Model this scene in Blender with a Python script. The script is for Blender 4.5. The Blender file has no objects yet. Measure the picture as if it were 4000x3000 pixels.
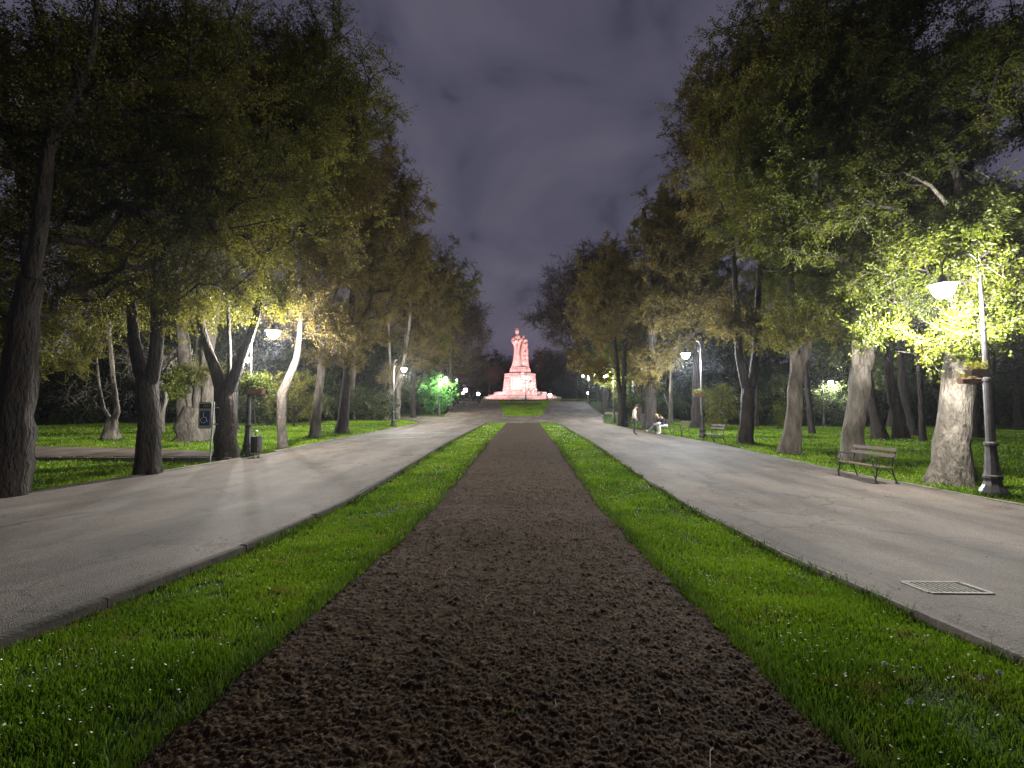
import bpy, math, random
import numpy as np
from mathutils import Vector, Matrix

sc = bpy.context.scene
C = sc.collection
R = math.radians
random.seed(7)

# ------------------------------------------------------------------ camera
FU, CU, CV = 995.4, 1106.0, 829.5          # focal length and centre in the photograph's reference pixels (2212 wide)
CAM = Vector((0.1, 0.0, 1.65))
cd = bpy.data.cameras.new('camera'); cam = bpy.data.objects.new('camera', cd); C.objects.link(cam)
cd.sensor_width = 36; cd.lens = 16.2; cd.clip_start = 0.05; cd.clip_end = 3000
cam.location = CAM; cam.rotation_euler = (R(90 + 3.46), 0, R(1.5))
sc.camera = cam
CM = cam.rotation_euler.to_matrix()

# ------------------------------------------------------------------ night sky
w = bpy.data.worlds.new('World'); sc.world = w; w.use_nodes = True
nt = w.node_tree; nt.nodes.clear()
out = nt.nodes.new('ShaderNodeOutputWorld'); bg = nt.nodes.new('ShaderNodeBackground')
tc = nt.nodes.new('ShaderNodeTexCoord')
sep = nt.nodes.new('ShaderNodeSeparateXYZ')
nt.links.new(tc.outputs['Generated'], sep.inputs[0])
ad = nt.nodes.new('ShaderNodeMath'); ad.operation = 'ADD'; ad.inputs[1].default_value = 0.55
nt.links.new(sep.outputs[2], ad.inputs[0])
dvx = nt.nodes.new('ShaderNodeMath'); dvx.operation = 'DIVIDE'
dvy = nt.nodes.new('ShaderNodeMath'); dvy.operation = 'DIVIDE'
nt.links.new(sep.outputs[0], dvx.inputs[0]); nt.links.new(ad.outputs[0], dvx.inputs[1])
nt.links.new(sep.outputs[1], dvy.inputs[0]); nt.links.new(ad.outputs[0], dvy.inputs[1])
cmb = nt.nodes.new('ShaderNodeCombineXYZ')
nt.links.new(dvx.outputs[0], cmb.inputs[0]); nt.links.new(dvy.outputs[0], cmb.inputs[1])
nz = nt.nodes.new('ShaderNodeTexNoise'); nz.inputs['Scale'].default_value = 3.4; nz.inputs['Detail'].default_value = 5
nz.inputs['Roughness'].default_value = 0.5; nz.inputs['Distortion'].default_value = 0.5
nt.links.new(cmb.outputs[0], nz.inputs['Vector'])
cr = nt.nodes.new('ShaderNodeValToRGB')
cr.color_ramp.elements[0].position = 0.33; cr.color_ramp.elements[0].color = (0.020, 0.019, 0.036, 1)
cr.color_ramp.elements[1].position = 0.60; cr.color_ramp.elements[1].color = (0.070, 0.067, 0.094, 1)
e = cr.color_ramp.elements.new(0.43); e.color = (0.050, 0.048, 0.072, 1)
nt.links.new(nz.outputs['Fac'], cr.inputs[0])
# faint pinkish town glow low in the sky
hz = nt.nodes.new('ShaderNodeMapRange'); hz.inputs[1].default_value = 0.0; hz.inputs[2].default_value = 0.38
hz.inputs[3].default_value = 1.0; hz.inputs[4].default_value = 0.0
nt.links.new(sep.outputs[2], hz.inputs[0])
mxw = nt.nodes.new('ShaderNodeMix'); mxw.data_type = 'RGBA'; mxw.blend_type = 'ADD'
mxw.inputs[7].default_value = (0.014, 0.006, 0.010, 1)
nt.links.new(hz.outputs[0], mxw.inputs[0]); nt.links.new(cr.outputs[0], mxw.inputs[6])
nt.links.new(mxw.outputs[2], bg.inputs[0]); bg.inputs[1].default_value = 0.88
nt.links.new(bg.outputs[0], out.inputs[0])

vs = sc.view_settings; vs.view_transform = 'Standard'; vs.look = 'None'; vs.gamma = 1; vs.exposure = 0.75
vs.use_curve_mapping = False
sc.render.engine = 'CYCLES'
cy = sc.cycles
cy.use_denoising = True
cy.max_bounces = 5; cy.diffuse_bounces = 3; cy.glossy_bounces = 2; cy.transmission_bounces = 3; cy.transparent_max_bounces = 4
cy.sample_clamp_indirect = 3.0; cy.caustics_reflective = False; cy.caustics_refractive = False
cy.use_light_tree = True

LAMP_W = 2500.0

# ------------------------------------------------------------------ terrain function
PY = [-80, 3, 4.5, 6, 9.3, 13, 21.8, 44, 55, 90, 96, 400]
PZ = [0, 0, -.09, -.18, -.25, -.17, .12, .5, 1.0, 3.62, 3.8, 3.8]
def sm(v, a, b):
    t = np.clip((np.asarray(v, float) - a) / (b - a), 0, 1)
    return t * t * (3 - 2 * t)
def G(x, y):
    x = np.asarray(x, float); y = np.asarray(y, float)
    p = np.interp(y, PY, PZ)
    p = p + 0.25 * sm(-x, 9.6, 12) * sm(y, 18, 36) * (1 - sm(y, 46, 60))
    fl = np.minimum(p, 0.15 + 0.25 * sm(y, 50, 90))
    p = p + (fl - p) * sm(x, 14, 26)
    fl2 = np.minimum(p, 0.45 + 0.5 * sm(y, 50, 90))
    return p + (fl2 - p) * sm(-x, 15, 27)
def g1(x, y): return float(G(x, y))

def ray(u, v):
    return CM @ Vector(((u - CU) / FU, -(v - CV) / FU, -1))
def at(u, v, Y):
    d = ray(u, v); t = (Y - CAM.y) / d.y
    return CAM + d * t
def grd(u, v, off=0.0):
    d = ray(u, v); t = 1.0
    prev = 0
    for i in range(4000):
        p = CAM + d * t
        if p.z < g1(p.x, p.y) + off:
            a, b = prev, t
            for k in range(20):
                m = (a + b) / 2; p = CAM + d * m
                if p.z < g1(p.x, p.y) + off: b = m
                else: a = m
            return CAM + d * b
        prev = t; t *= 1.01
        if t > 400: break
    return CAM + d * 60

# ------------------------------------------------------------------ helpers
def tag(o, label=None, cat=None, group=None, kind=None):
    if label: o['label'] = label
    if cat: o['category'] = cat
    if group: o['group'] = group
    if kind: o['kind'] = kind
    return o
def empty(name, loc, rz=0):
    o = bpy.data.objects.new(name, None); C.objects.link(o)
    o.empty_display_size = 0.2
    o.location = loc; o.rotation_euler = (0, 0, rz); return o
def copy_tree(o, parent=None):
    c = o.copy(); C.objects.link(c)
    if parent: c.parent = parent
    for ch in list(o.children): copy_tree(ch, c)
    return c

class MB:
    def __init__(s): s.v = []; s.f = []; s.m = []; s.n = 0; s.mi = 0
    def add(s, vs, fs):
        b = s.n
        s.v.extend([tuple(q) for q in vs]); s.n += len(vs)
        for f in fs: s.f.append(tuple(i + b for i in f)); s.m.append(s.mi)
    def box(s, c, d, rot=None):
        x, y, z = (d[0] / 2, d[1] / 2, d[2] / 2)
        vs = [Vector((sx * x, sy * y, sz * z)) for sz in (-1, 1) for sx, sy in ((-1, -1), (1, -1), (1, 1), (-1, 1))]
        if rot is not None: vs = [rot @ q for q in vs]
        vs = [q + Vector(c) for q in vs]
        s.add(vs, [(3, 2, 1, 0), (4, 5, 6, 7), (0, 1, 5, 4), (1, 2, 6, 5), (2, 3, 7, 6), (3, 0, 4, 7)])
    def tube(s, pts, rad, n=8, cap=True, jit=0):
        pts = [Vector(p) for p in pts]
        if not hasattr(rad, '__len__'): rad = [rad] * len(pts)
        vs = []; fs = []
        t0 = (pts[1] - pts[0]).normalized()
        ref = Vector((1, 0, 0)) if abs(t0.x) < .9 else Vector((0, 1, 0))
        for i, p in enumerate(pts):
            a = pts[max(i - 1, 0)]; b = pts[min(i + 1, len(pts) - 1)]
            t = (b - a).normalized()
            u = (ref - t * ref.dot(t)).normalized(); ref = u; w_ = t.cross(u)
            for k in range(n):
                an = 2 * math.pi * k / n
                r = rad[i] * (1 + (random.uniform(-jit, jit) if jit else 0))
                vs.append(p + u * (r * math.cos(an)) + w_ * (r * math.sin(an)))
        for i in range(len(pts) - 1):
            for k in range(n):
                k2 = (k + 1) % n
                fs.append((i * n + k, i * n + k2, (i + 1) * n + k2, (i + 1) * n + k))
        if cap:
            fs.append(tuple(range(n))[::-1]); fs.append(tuple((len(pts) - 1) * n + k for k in range(n)))
        s.add(vs, fs)
    def lathe(s, prof, n=20, c=(0, 0, 0), sx=1, sy=1):
        vs = []; fs = []
        for (r, z) in prof:
            for k in range(n):
                an = 2 * math.pi * k / n
                vs.append((c[0] + r * sx * math.cos(an), c[1] + r * sy * math.sin(an), c[2] + z))
        for i in range(len(prof) - 1):
            for k in range(n):
                k2 = (k + 1) % n
                fs.append((i * n + k, i * n + k2, (i + 1) * n + k2, (i + 1) * n + k))
        fs.append(tuple(range(n))[::-1]); fs.append(tuple((len(prof) - 1) * n + k for k in range(n)))
        s.add(vs, fs)
    def ell(s, c, r, n=12, m=8, jit=0, rng=random):
        prof = []
        vs = []; fs = []
        for i in range(m + 1):
            th = math.pi * i / m
            for k in range(n):
                an = 2 * math.pi * k / n
                q = 1 + (rng.uniform(-jit, jit) if jit else 0)
                vs.append((c[0] + r[0] * q * math.sin(th) * math.cos(an), c[1] + r[1] * q * math.sin(th) * math.sin(an), c[2] - r[2] * q * math.cos(th)))
        for i in range(m):
            for k in range(n):
                k2 = (k + 1) % n
                fs.append((i * n + k, i * n + k2, (i + 1) * n + k2, (i + 1) * n + k))
        s.add(vs, fs)
    def build(s, name, mats, parent=None, smooth=False, bevel=0):
        me = bpy.data.meshes.new(name); me.from_pydata(s.v, [], s.f)
        if not isinstance(mats, (list, tuple)): mats = [mats]
        for m in mats: me.materials.append(m)
        me.polygons.foreach_set('material_index', s.m)
        if smooth: me.polygons.foreach_set('use_smooth', [True] * len(me.polygons))
        me.update()
        o = bpy.data.objects.new(name, me); C.objects.link(o)
        if parent: o.parent = parent
        if bevel:
            b = o.modifiers.new('bevel', 'BEVEL'); b.width = bevel; b.segments = 2; b.limit_method = 'ANGLE'
        return o

def np_mesh(name, V, F, mats, parent=None, smooth=False, mi=None, attrs=None):
    """V (n,3), F (m,k) with constant k"""
    me = bpy.data.meshes.new(name)
    F = np.asarray(F, np.int32); k = F.shape[1]; m = len(F)
    me.vertices.add(len(V)); me.vertices.foreach_set('co', np.asarray(V, np.float32).ravel())
    me.loops.add(m * k); me.loops.foreach_set('vertex_index', F.ravel())
    me.polygons.add(m); me.polygons.foreach_set('loop_start', np.arange(0, m * k, k, dtype=np.int32))
    try: me.polygons.foreach_set('loop_total', np.full(m, k, np.int32))
    except Exception: pass
    if not isinstance(mats, (list, tuple)): mats = [mats]
    for q in mats: me.materials.append(q)
    if mi is not None: me.polygons.foreach_set('material_index', np.asarray(mi, np.int32))
    me.polygons.foreach_set('use_smooth', np.full(m, smooth))
    me.update(calc_edges=True)
    if attrs:
        for an, vals in attrs.items():
            a = me.attributes.new(an, 'FLOAT', 'FACE'); a.data.foreach_set('value', np.asarray(vals, np.float32))
    if name is None: return me
    o = bpy.data.objects.new(name, me); C.objects.link(o)
    if parent: o.parent = parent
    return o

# ------------------------------------------------------------------ materials
def nmat(name, base, rough=0.8, spec=0.3, metal=0.0):
    m = bpy.data.materials.new(name); m.use_nodes = True
    b = m.node_tree.nodes['Principled BSDF']
    b.inputs['Base Color'].default_value = (*base, 1); b.inputs['Roughness'].default_value = rough
    b.inputs['Metallic'].default_value = metal
    b.inputs['Specular IOR Level'].default_value = spec
    return m, m.node_tree, b
def noise_col(m, stops, scale=5.0, detail=6, coord='Object', bump=0.0, bscale=None, bdist=0.02, stretch=None, rough=None):
    nt = m.node_tree; b = nt.nodes['Principled BSDF']
    tc = nt.nodes.new('ShaderNodeTexCoord'); src = tc.outputs[coord]
    if stretch:
        mp = nt.nodes.new('ShaderNodeMapping'); mp.inputs['Scale'].default_value = stretch
        nt.links.new(src, mp.inputs[0]); src = mp.outputs[0]
    n = nt.nodes.new('ShaderNodeTexNoise'); n.inputs['Scale'].default_value = scale; n.inputs['Detail'].default_value = detail
    nt.links.new(src, n.inputs['Vector'])
    r = nt.nodes.new('ShaderNodeValToRGB'); el = r.color_ramp.elements
    el[0].position = stops[0][0]; el[0].color = (*stops[0][1], 1)
    el[1].position = stops[-1][0]; el[1].color = (*stops[-1][1], 1)
    for p, c_ in stops[1:-1]:
        q = el.new(p); q.color = (*c_, 1)
    nt.links.new(n.outputs['Fac'], r.inputs[0]); nt.links.new(r.outputs[0], b.inputs['Base Color'])
    if bump:
        n2 = nt.nodes.new('ShaderNodeTexNoise'); n2.inputs['Scale'].default_value = bscale or scale * 3; n2.inputs['Detail'].default_value = 8
        nt.links.new(src, n2.inputs['Vector'])
        bp = nt.nodes.new('ShaderNodeBump'); bp.inputs['Strength'].default_value = bump; bp.inputs['Distance'].default_value = bdist
        nt.links.new(n2.outputs['Fac'], bp.inputs['Height']); nt.links.new(bp.outputs[0], b.inputs['Normal'])
    return r

# asphalt
def asphalt_mat():
    m, nt, b = nmat('asphalt', (.2, .18, .16), 0.85, 0.25)
    tc = nt.nodes.new('ShaderNodeTexCoord')
    mp = nt.nodes.new('ShaderNodeMapping'); mp.inputs['Scale'].default_value = (1, .28, 1)
    nt.links.new(tc.outputs['Object'], mp.inputs[0])
    n1 = nt.nodes.new('ShaderNodeTexNoise'); n1.inputs['Scale'].default_value = .8; n1.inputs['Detail'].default_value = 8; n1.inputs['Roughness'].default_value = .62
    nt.links.new(mp.outputs[0], n1.inputs['Vector'])
    r1 = nt.nodes.new('ShaderNodeValToRGB'); el = r1.color_ramp.elements
    el[0].position = .32; el[0].color = (.040, .033, .031, 1); el[1].position = .68; el[1].color = (.142, .121, .106, 1)
    q = el.new(.48); q.color = (.082, .071, .064, 1)
    nt.links.new(n1.outputs['Fac'], r1.inputs[0])
    # aggregate speckle
    n2 = nt.nodes.new('ShaderNodeTexVoronoi'); n2.inputs['Scale'].default_value = 95
    nt.links.new(tc.outputs['Object'], n2.inputs['Vector'])
    r2 = nt.nodes.new('ShaderNodeValToRGB'); el = r2.color_ramp.elements
    el[0].position = .0; el[0].color = (.35, .35, .35, 1); el[1].position = 1; el[1].color = (1.9, 1.85, 1.75, 1)
    nt.links.new(n2.outputs['Color'], r2.inputs[0])
    mx = nt.nodes.new('ShaderNodeMix'); mx.data_type = 'RGBA'; mx.blend_type = 'MULTIPLY'; mx.inputs[0].default_value = .8
    nt.links.new(r1.outputs[0], mx.inputs[6]); nt.links.new(r2.outputs[0], mx.inputs[7])
    # cracks and worn seams
    n3 = nt.nodes.new('ShaderNodeTexVoronoi'); n3.feature = 'DISTANCE_TO_EDGE'; n3.inputs['Scale'].default_value = .38
    wv = nt.nodes.new('ShaderNodeTexNoise'); wv.inputs['Scale'].default_value = 1.3; wv.inputs['Detail'].default_value = 5
    nt.links.new(tc.outputs['Object'], wv.inputs['Vector'])
    va = nt.nodes.new('ShaderNodeVectorMath'); va.operation = 'MULTIPLY_ADD'; va.inputs[1].default_value = (1.6, 1.6, 0)
    nt.links.new(wv.outputs['Color'], va.inputs[0]); nt.links.new(tc.outputs['Object'], va.inputs[2]); nt.links.new(va.outputs[0], n3.inputs['Vector'])
    r3 = nt.nodes.new('ShaderNodeValToRGB'); el = r3.color_ramp.elements
    el[0].position = .0; el[0].color = (.35, .31, .28, 1); el[1].position = .014; el[1].color = (1, 1, 1, 1)
    nt.links.new(n3.outputs['Distance'], r3.inputs[0])
    mx2 = nt.nodes.new('ShaderNodeMix'); mx2.data_type = 'RGBA'; mx2.blend_type = 'MULTIPLY'; mx2.inputs[0].default_value = .7
    nt.links.new(mx.outputs[2], mx2.inputs[6]); nt.links.new(r3.outputs[0], mx2.inputs[7])
    # brown dirt stains
    n5 = nt.nodes.new('ShaderNodeTexNoise'); n5.inputs['Scale'].default_value = .33; n5.inputs['Detail'].default_value = 9; n5.inputs['Roughness'].default_value = .7
    nt.links.new(tc.outputs['Object'], n5.inputs['Vector'])
    r5 = nt.nodes.new('ShaderNodeValToRGB'); el = r5.color_ramp.elements
    el[0].position = .50; el[0].color = (0, 0, 0, 1); el[1].position = .66; el[1].color = (1, 1, 1, 1)
    nt.links.new(n5.outputs['Fac'], r5.inputs[0])
    mx3 = nt.nodes.new('ShaderNodeMix'); mx3.data_type = 'RGBA'; mx3.blend_type = 'MULTIPLY'; mx3.inputs[7].default_value = (.66, .55, .46, 1)
    nt.links.new(r5.outputs[0], mx3.inputs[0]); nt.links.new(mx2.outputs[2], mx3.inputs[6])
    nt.links.new(mx3.outputs[2], b.inputs['Base Color'])
    n4 = nt.nodes.new('ShaderNodeTexNoise'); n4.inputs['Scale'].default_value = 120; n4.inputs['Detail'].default_value = 3
    nt.links.new(tc.outputs['Object'], n4.inputs['Vector'])
    ma = nt.nodes.new('ShaderNodeMath'); ma.operation = 'ADD'
    nt.links.new(n4.outputs['Fac'], ma.inputs[0]); nt.links.new(n2.outputs['Distance'], ma.inputs[1])
    bp = nt.nodes.new('ShaderNodeBump'); bp.inputs['Strength'].default_value = .8; bp.inputs['Distance'].default_value = .008
    nt.links.new(ma.outputs[0], bp.inputs['Height']); nt.links.new(bp.outputs[0], b.inputs['Normal'])
    return m
ASPH = asphalt_mat()
m_kerb = nmat('kerb_stone', (.2, .18, .15), .9)[0]; noise_col(m_kerb, [(.3, (.06, .054, .045)), (.7, (.16, .14, .12))], 3, bump=.6, bscale=30)
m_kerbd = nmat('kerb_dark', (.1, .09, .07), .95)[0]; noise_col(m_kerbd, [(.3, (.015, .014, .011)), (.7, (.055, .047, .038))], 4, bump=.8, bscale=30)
m_sand = nmat('trodden_sand', (.25, .2, .16), .95)[0]; noise_col(m_sand, [(.3, (.08, .06, .045)), (.7, (.17, .135, .105))], 1.2, bump=.5, bscale=25)
m_soil = nmat('soil', (.06, .04, .03), .95, .15)[0]
noise_col(m_soil, [(.28, (.020, .011, .005)), (.5, (.041, .024, .011)), (.75, (.070, .043, .022))], 9, 9, bump=.8, bscale=60, bdist=.012)
m_turf = nmat('turf_ground', (.03, .05, .01), .95, .1)[0]
noise_col(m_turf, [(.3, (.016, .020, .008)), (.5, (.026, .055, .008)), (.7, (.045, .090, .012))], 2.2, 9, bump=.9, bscale=40, bdist=.03)
m_line = nmat('worn_paint', (.5, .5, .46), .8)[0]; noise_col(m_line, [(.42, (.20, .18, .16)), (.6, (.55, .54, .48))], 5)
m_iron = nmat('black_iron', (.022, .021, .023), .42, .5, .3)[0]; noise_col(m_iron, [(.3, (.014, .013, .014)), (.75, (.05, .045, .045))], 9, bump=.15, bscale=50, bdist=.004)
m_grate = nmat('worn_iron_grate', (.35, .34, .31), .85, .15, 0)[0]; noise_col(m_grate, [(.3, (.22, .21, .18)), (.7, (.46, .44, .40))], 20)
def ashlar_mat():
    m, nt, b = nmat('ashlar_stone', (.5, .46, .42), .8)
    tc = nt.nodes.new('ShaderNodeTexCoord'); sp = nt.nodes.new('ShaderNodeSeparateXYZ'); nt.links.new(tc.outputs['Object'], sp.inputs[0])
    ad = nt.nodes.new('ShaderNodeMath'); ad.operation = 'ADD'; nt.links.new(sp.outputs[0], ad.inputs[0]); nt.links.new(sp.outputs[1], ad.inputs[1])
    cb = nt.nodes.new('ShaderNodeCombineXYZ'); nt.links.new(ad.outputs[0], cb.inputs[0]); nt.links.new(sp.outputs[2], cb.inputs[1])
    br = nt.nodes.new('ShaderNodeTexBrick'); br.inputs['Scale'].default_value = 1.0; br.inputs['Brick Width'].default_value = 1.5; br.inputs['Row Height'].default_value = .62
    br.inputs['Mortar Size'].default_value = .035; br.inputs['Color1'].default_value = (.56, .51, .46, 1); br.inputs['Color2'].default_value = (.44, .39, .35, 1); br.inputs['Mortar'].default_value = (.16, .13, .12, 1)
    nt.links.new(cb.outputs[0], br.inputs['Vector'])
    n = nt.nodes.new('ShaderNodeTexNoise'); n.inputs['Scale'].default_value = .9; n.inputs['Detail'].default_value = 9; nt.links.new(tc.outputs['Object'], n.inputs['Vector'])
    mr = nt.nodes.new('ShaderNodeMapRange'); mr.inputs[1].default_value = .3; mr.inputs[2].default_value = .7; mr.inputs[3].default_value = .6; mr.inputs[4].default_value = 1.15; nt.links.new(n.outputs['Fac'], mr.inputs[0])
    mx = nt.nodes.new('ShaderNodeMix'); mx.data_type = 'RGBA'; mx.blend_type = 'MULTIPLY'; mx.inputs[0].default_value = 1
    nt.links.new(br.outputs['Color'], mx.inputs[6]); nt.links.new(mr.outputs[0], mx.inputs[7]); nt.links.new(mx.outputs[2], b.inputs['Base Color']); return m
m_ash = ashlar_mat()
m_dark = nmat('slot_shade_and_header', (.006, .006, .006), 1)[0]  # painted shade in the grate slots; also the sign's dark header
m_wood = nmat('bench_wood', (.14, .08, .05), .6)[0]
noise_col(m_wood, [(.3, (.045, .030, .022)), (.7, (.115, .082, .062))], 3, 8, stretch=(14, 1, 14), bump=.25, bscale=20, bdist=.004)
m_stone = nmat('pale_stone', (.55, .5, .45), .8)[0]; noise_col(m_stone, [(.3, (.42, .37, .33)), (.7, (.62, .57, .52))], 1.6, 8, bump=.3, bscale=9, bdist=.04)
m_steel = nmat('grey_steel', (.30, .30, .30), .45, .5, .6)[0]; noise_col(m_steel, [(.3, (.22, .22, .22)), (.7, (.40, .39, .37))], 12)
m_terra = nmat('terracotta', (.25, .10, .055), .8)[0]; noise_col(m_terra, [(.3, (.13, .07, .05)), (.7, (.24, .13, .09))], 9)
m_blue = nmat('sign_blue', (.012, .035, .11), .5)[0]; noise_col(m_blue, [(.3, (.010, .028, .085)), (.7, (.016, .045, .14))], 14)
m_white = nmat('sign_white', (.55, .55, .55), .6)[0]; noise_col(m_white, [(.3, (.42, .42, .42)), (.7, (.6, .6, .6))], 14)
m_pale = nmat('sign_grey', (.3, .31, .30), .6)[0]; noise_col(m_pale, [(.3, (.22, .23, .22)), (.7, (.34, .35, .34))], 14)

def bark(name, a, b_, scale=3.0):
    m = nmat(name, a, .92, .15)[0]
    noise_col(m, [(.3, a), (.7, b_)], scale, 10, stretch=(1.7, 1.7, .5), bump=1.0, bscale=10, bdist=.13)
    return m
BARK = bark('bark_grey', (.05, .042, .036), (.14, .12, .10))
BARKD = bark('bark_dark', (.016, .0135, .012), (.046, .038, .032))
BARKL = bark('bark_pale', (.07, .062, .052), (.21, .185, .155))

def leaf_mat(name, c1, c2, c3, trans=.48, dry=0):
    m = bpy.data.materials.new(name); m.use_nodes = True; nt = m.node_tree; nt.nodes.clear()
    o = nt.nodes.new('ShaderNodeOutputMaterial')
    a = nt.nodes.new('ShaderNodeAttribute'); a.attribute_name = 'rnd'
    tc = nt.nodes.new('ShaderNodeTexCoord')
    n = nt.nodes.new('ShaderNodeTexNoise'); n.inputs['Scale'].default_value = .55; n.inputs['Detail'].default_value = 3
    nt.links.new(tc.outputs['Object'], n.inputs['Vector'])
    ma = nt.nodes.new('ShaderNodeMath'); ma.operation = 'MULTIPLY_ADD'; ma.inputs[1].default_value = .5
    nt.links.new(a.outputs['Fac'], ma.inputs[0])
    mb = nt.nodes.new('ShaderNodeMath'); mb.operation = 'MULTIPLY_ADD'; mb.inputs[1].default_value = 1.5; mb.inputs[2].default_value = -.5
    nt.links.new(n.outputs['Fac'], mb.inputs[0]); nt.links.new(mb.outputs[0], ma.inputs[2])
    r = nt.nodes.new('ShaderNodeValToRGB'); el = r.color_ramp.elements
    el[0].position = .15; el[0].color = (*c1, 1); el[1].position = .85; el[1].color = (*c3, 1); q = el.new(.5); q.color = (*c2, 1)
    nt.links.new(ma.outputs[0], r.inputs[0])
    d = nt.nodes.new('ShaderNodeBsdfDiffuse'); t = nt.nodes.new('ShaderNodeBsdfTranslucent'); g = nt.nodes.new('ShaderNodeBsdfGlossy')
    g.inputs['Roughness'].default_value = .45; g.inputs['Color'].default_value = (.9, .9, .9, 1)
    src = r.outputs[0]
    if dry:
        n2 = nt.nodes.new('ShaderNodeTexNoise'); n2.inputs['Scale'].default_value = 1.9; n2.inputs['Detail'].default_value = 5; n2.inputs['Roughness'].default_value = .65; nt.links.new(tc.outputs['Object'], n2.inputs['Vector'])
        mr = nt.nodes.new('ShaderNodeMapRange'); mr.inputs[1].default_value = .56; mr.inputs[2].default_value = .70; mr.inputs[4].default_value = dry; nt.links.new(n2.outputs['Fac'], mr.inputs[0])
        mxd = nt.nodes.new('ShaderNodeMix'); mxd.data_type = 'RGBA'; mxd.inputs[7].default_value = (.20, .155, .045, 1)
        nt.links.new(mr.outputs[0], mxd.inputs[0]); nt.links.new(src, mxd.inputs[6]); src = mxd.outputs[2]
    nt.links.new(src, d.inputs[0]); nt.links.new(src, t.inputs[0])
    m1 = nt.nodes.new('ShaderNodeMixShader'); m1.inputs[0].default_value = trans
    nt.links.new(d.outputs[0], m1.inputs[1]); nt.links.new(t.outputs[0], m1.inputs[2])
    m2 = nt.nodes.new('ShaderNodeMixShader'); m2.inputs[0].default_value = .012
    nt.links.new(m1.outputs[0], m2.inputs[1]); nt.links.new(g.outputs[0], m2.inputs[2])
    nt.links.new(m2.outputs[0], o.inputs[0]); return m
LG = leaf_mat('leaf_green', (.045, .048, .006), (.090, .090, .010), (.165, .148, .020))
LO = leaf_mat('leaf_ochre', (.050, .038, .009), (.102, .078, .018), (.165, .125, .032))
LB = leaf_mat('leaf_bright', (.036, .050, .005), (.066, .084, .006), (.115, .122, .010), .35)
LD = leaf_mat('leaf_dark', (.022, .032, .010), (.038, .055, .015), (.065, .085, .022))
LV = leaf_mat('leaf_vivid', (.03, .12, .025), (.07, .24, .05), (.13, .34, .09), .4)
LR = leaf_mat('bud_red', (.07, .042, .032), (.12, .075, .055), (.17, .11, .08))
GR = leaf_mat('grass_blade', (.055, .11, .006), (.125, .235, .008), (.22, .33, .016), .35, .7)
GR2 = leaf_mat('grass_dry_mix', (.04, .065, .010), (.07, .13, .014), (.13, .18, .03), .3)
m_petal = nmat('daisy_petal', (.75, .75, .68), .7)[0]; noise_col(m_petal, [(.3, (.68, .68, .60)), (.7, (.8, .8, .75))], 40)
m_fluff = nmat('dandelion_fluff', (.2, .2, .19), .9)[0]; noise_col(m_fluff, [(.3, (.35, .35, .32)), (.7, (.5, .5, .47))], 60)
m_straw = nmat('straw', (.35, .27, .17), .8)[0]; noise_col(m_straw, [(.3, (.10, .07, .04)), (.7, (.24, .18, .12))], 40)

def emis(name, col, s):
    m = bpy.data.materials.new(name); m.use_nodes = True; nt = m.node_tree; nt.nodes.clear()
    o = nt.nodes.new('ShaderNodeOutputMaterial'); e_ = nt.nodes.new('ShaderNodeEmission')
    lw = nt.nodes.new('ShaderNodeLayerWeight'); lw.inputs[0].default_value = .3
    r = nt.nodes.new('ShaderNodeMapRange'); r.inputs[3].default_value = s; r.inputs[4].default_value = s * .5
    nt.links.new(lw.outputs['Facing'], r.inputs[0]); nt.links.new(r.outputs[0], e_.inputs[1])
    e_.inputs[0].default_value = (*col, 1); nt.links.new(e_.outputs[0], o.inputs[0]); return m
E_LAMP = emis('lamp_glow', (1, .98, .90), 60)
E_WARM = emis('lamp_glow_warm', (1, .82, .6), 28)
E_COOL = emis('lamp_glow_cool', (.86, .93, 1), 22)
E_PINK = emis('flood_glow_pink', (1, .55, .9), 30)

# ------------------------------------------------------------------ ground sheets
def sheet(name, xs, ys, fz, mat, **kw):
    X, Y = np.meshgrid(xs, ys); Z = fz(X, Y)
    V = np.stack([X.ravel(), Y.ravel(), np.asarray(Z).ravel()], 1)
    nx, ny = len(xs), len(ys)
    i = np.arange(nx * ny).reshape(ny, nx)
    F = np.stack([i[:-1, :-1].ravel(), i[:-1, 1:].ravel(), i[1:, 1:].ravel(), i[1:, :-1].ravel()], 1)
    return np_mesh(name, V, F, mat, smooth=True, **kw)
YS = np.concatenate([np.arange(-40, 0, 4), np.arange(0, 60, .5), np.arange(60, 100, 1), np.arange(100, 200, 6), [240, 300, 420, 800]])
XS = np.concatenate([[-500, -250, -120, -80], np.arange(-60, -14, 2), np.arange(-14, 14, .5), np.arange(14, 60, 2), [60, 80, 120, 250, 500]])
tag(sheet('ground', XS, YS, lambda X, Y: G(X, Y), m_turf), kind='structure')

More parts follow.
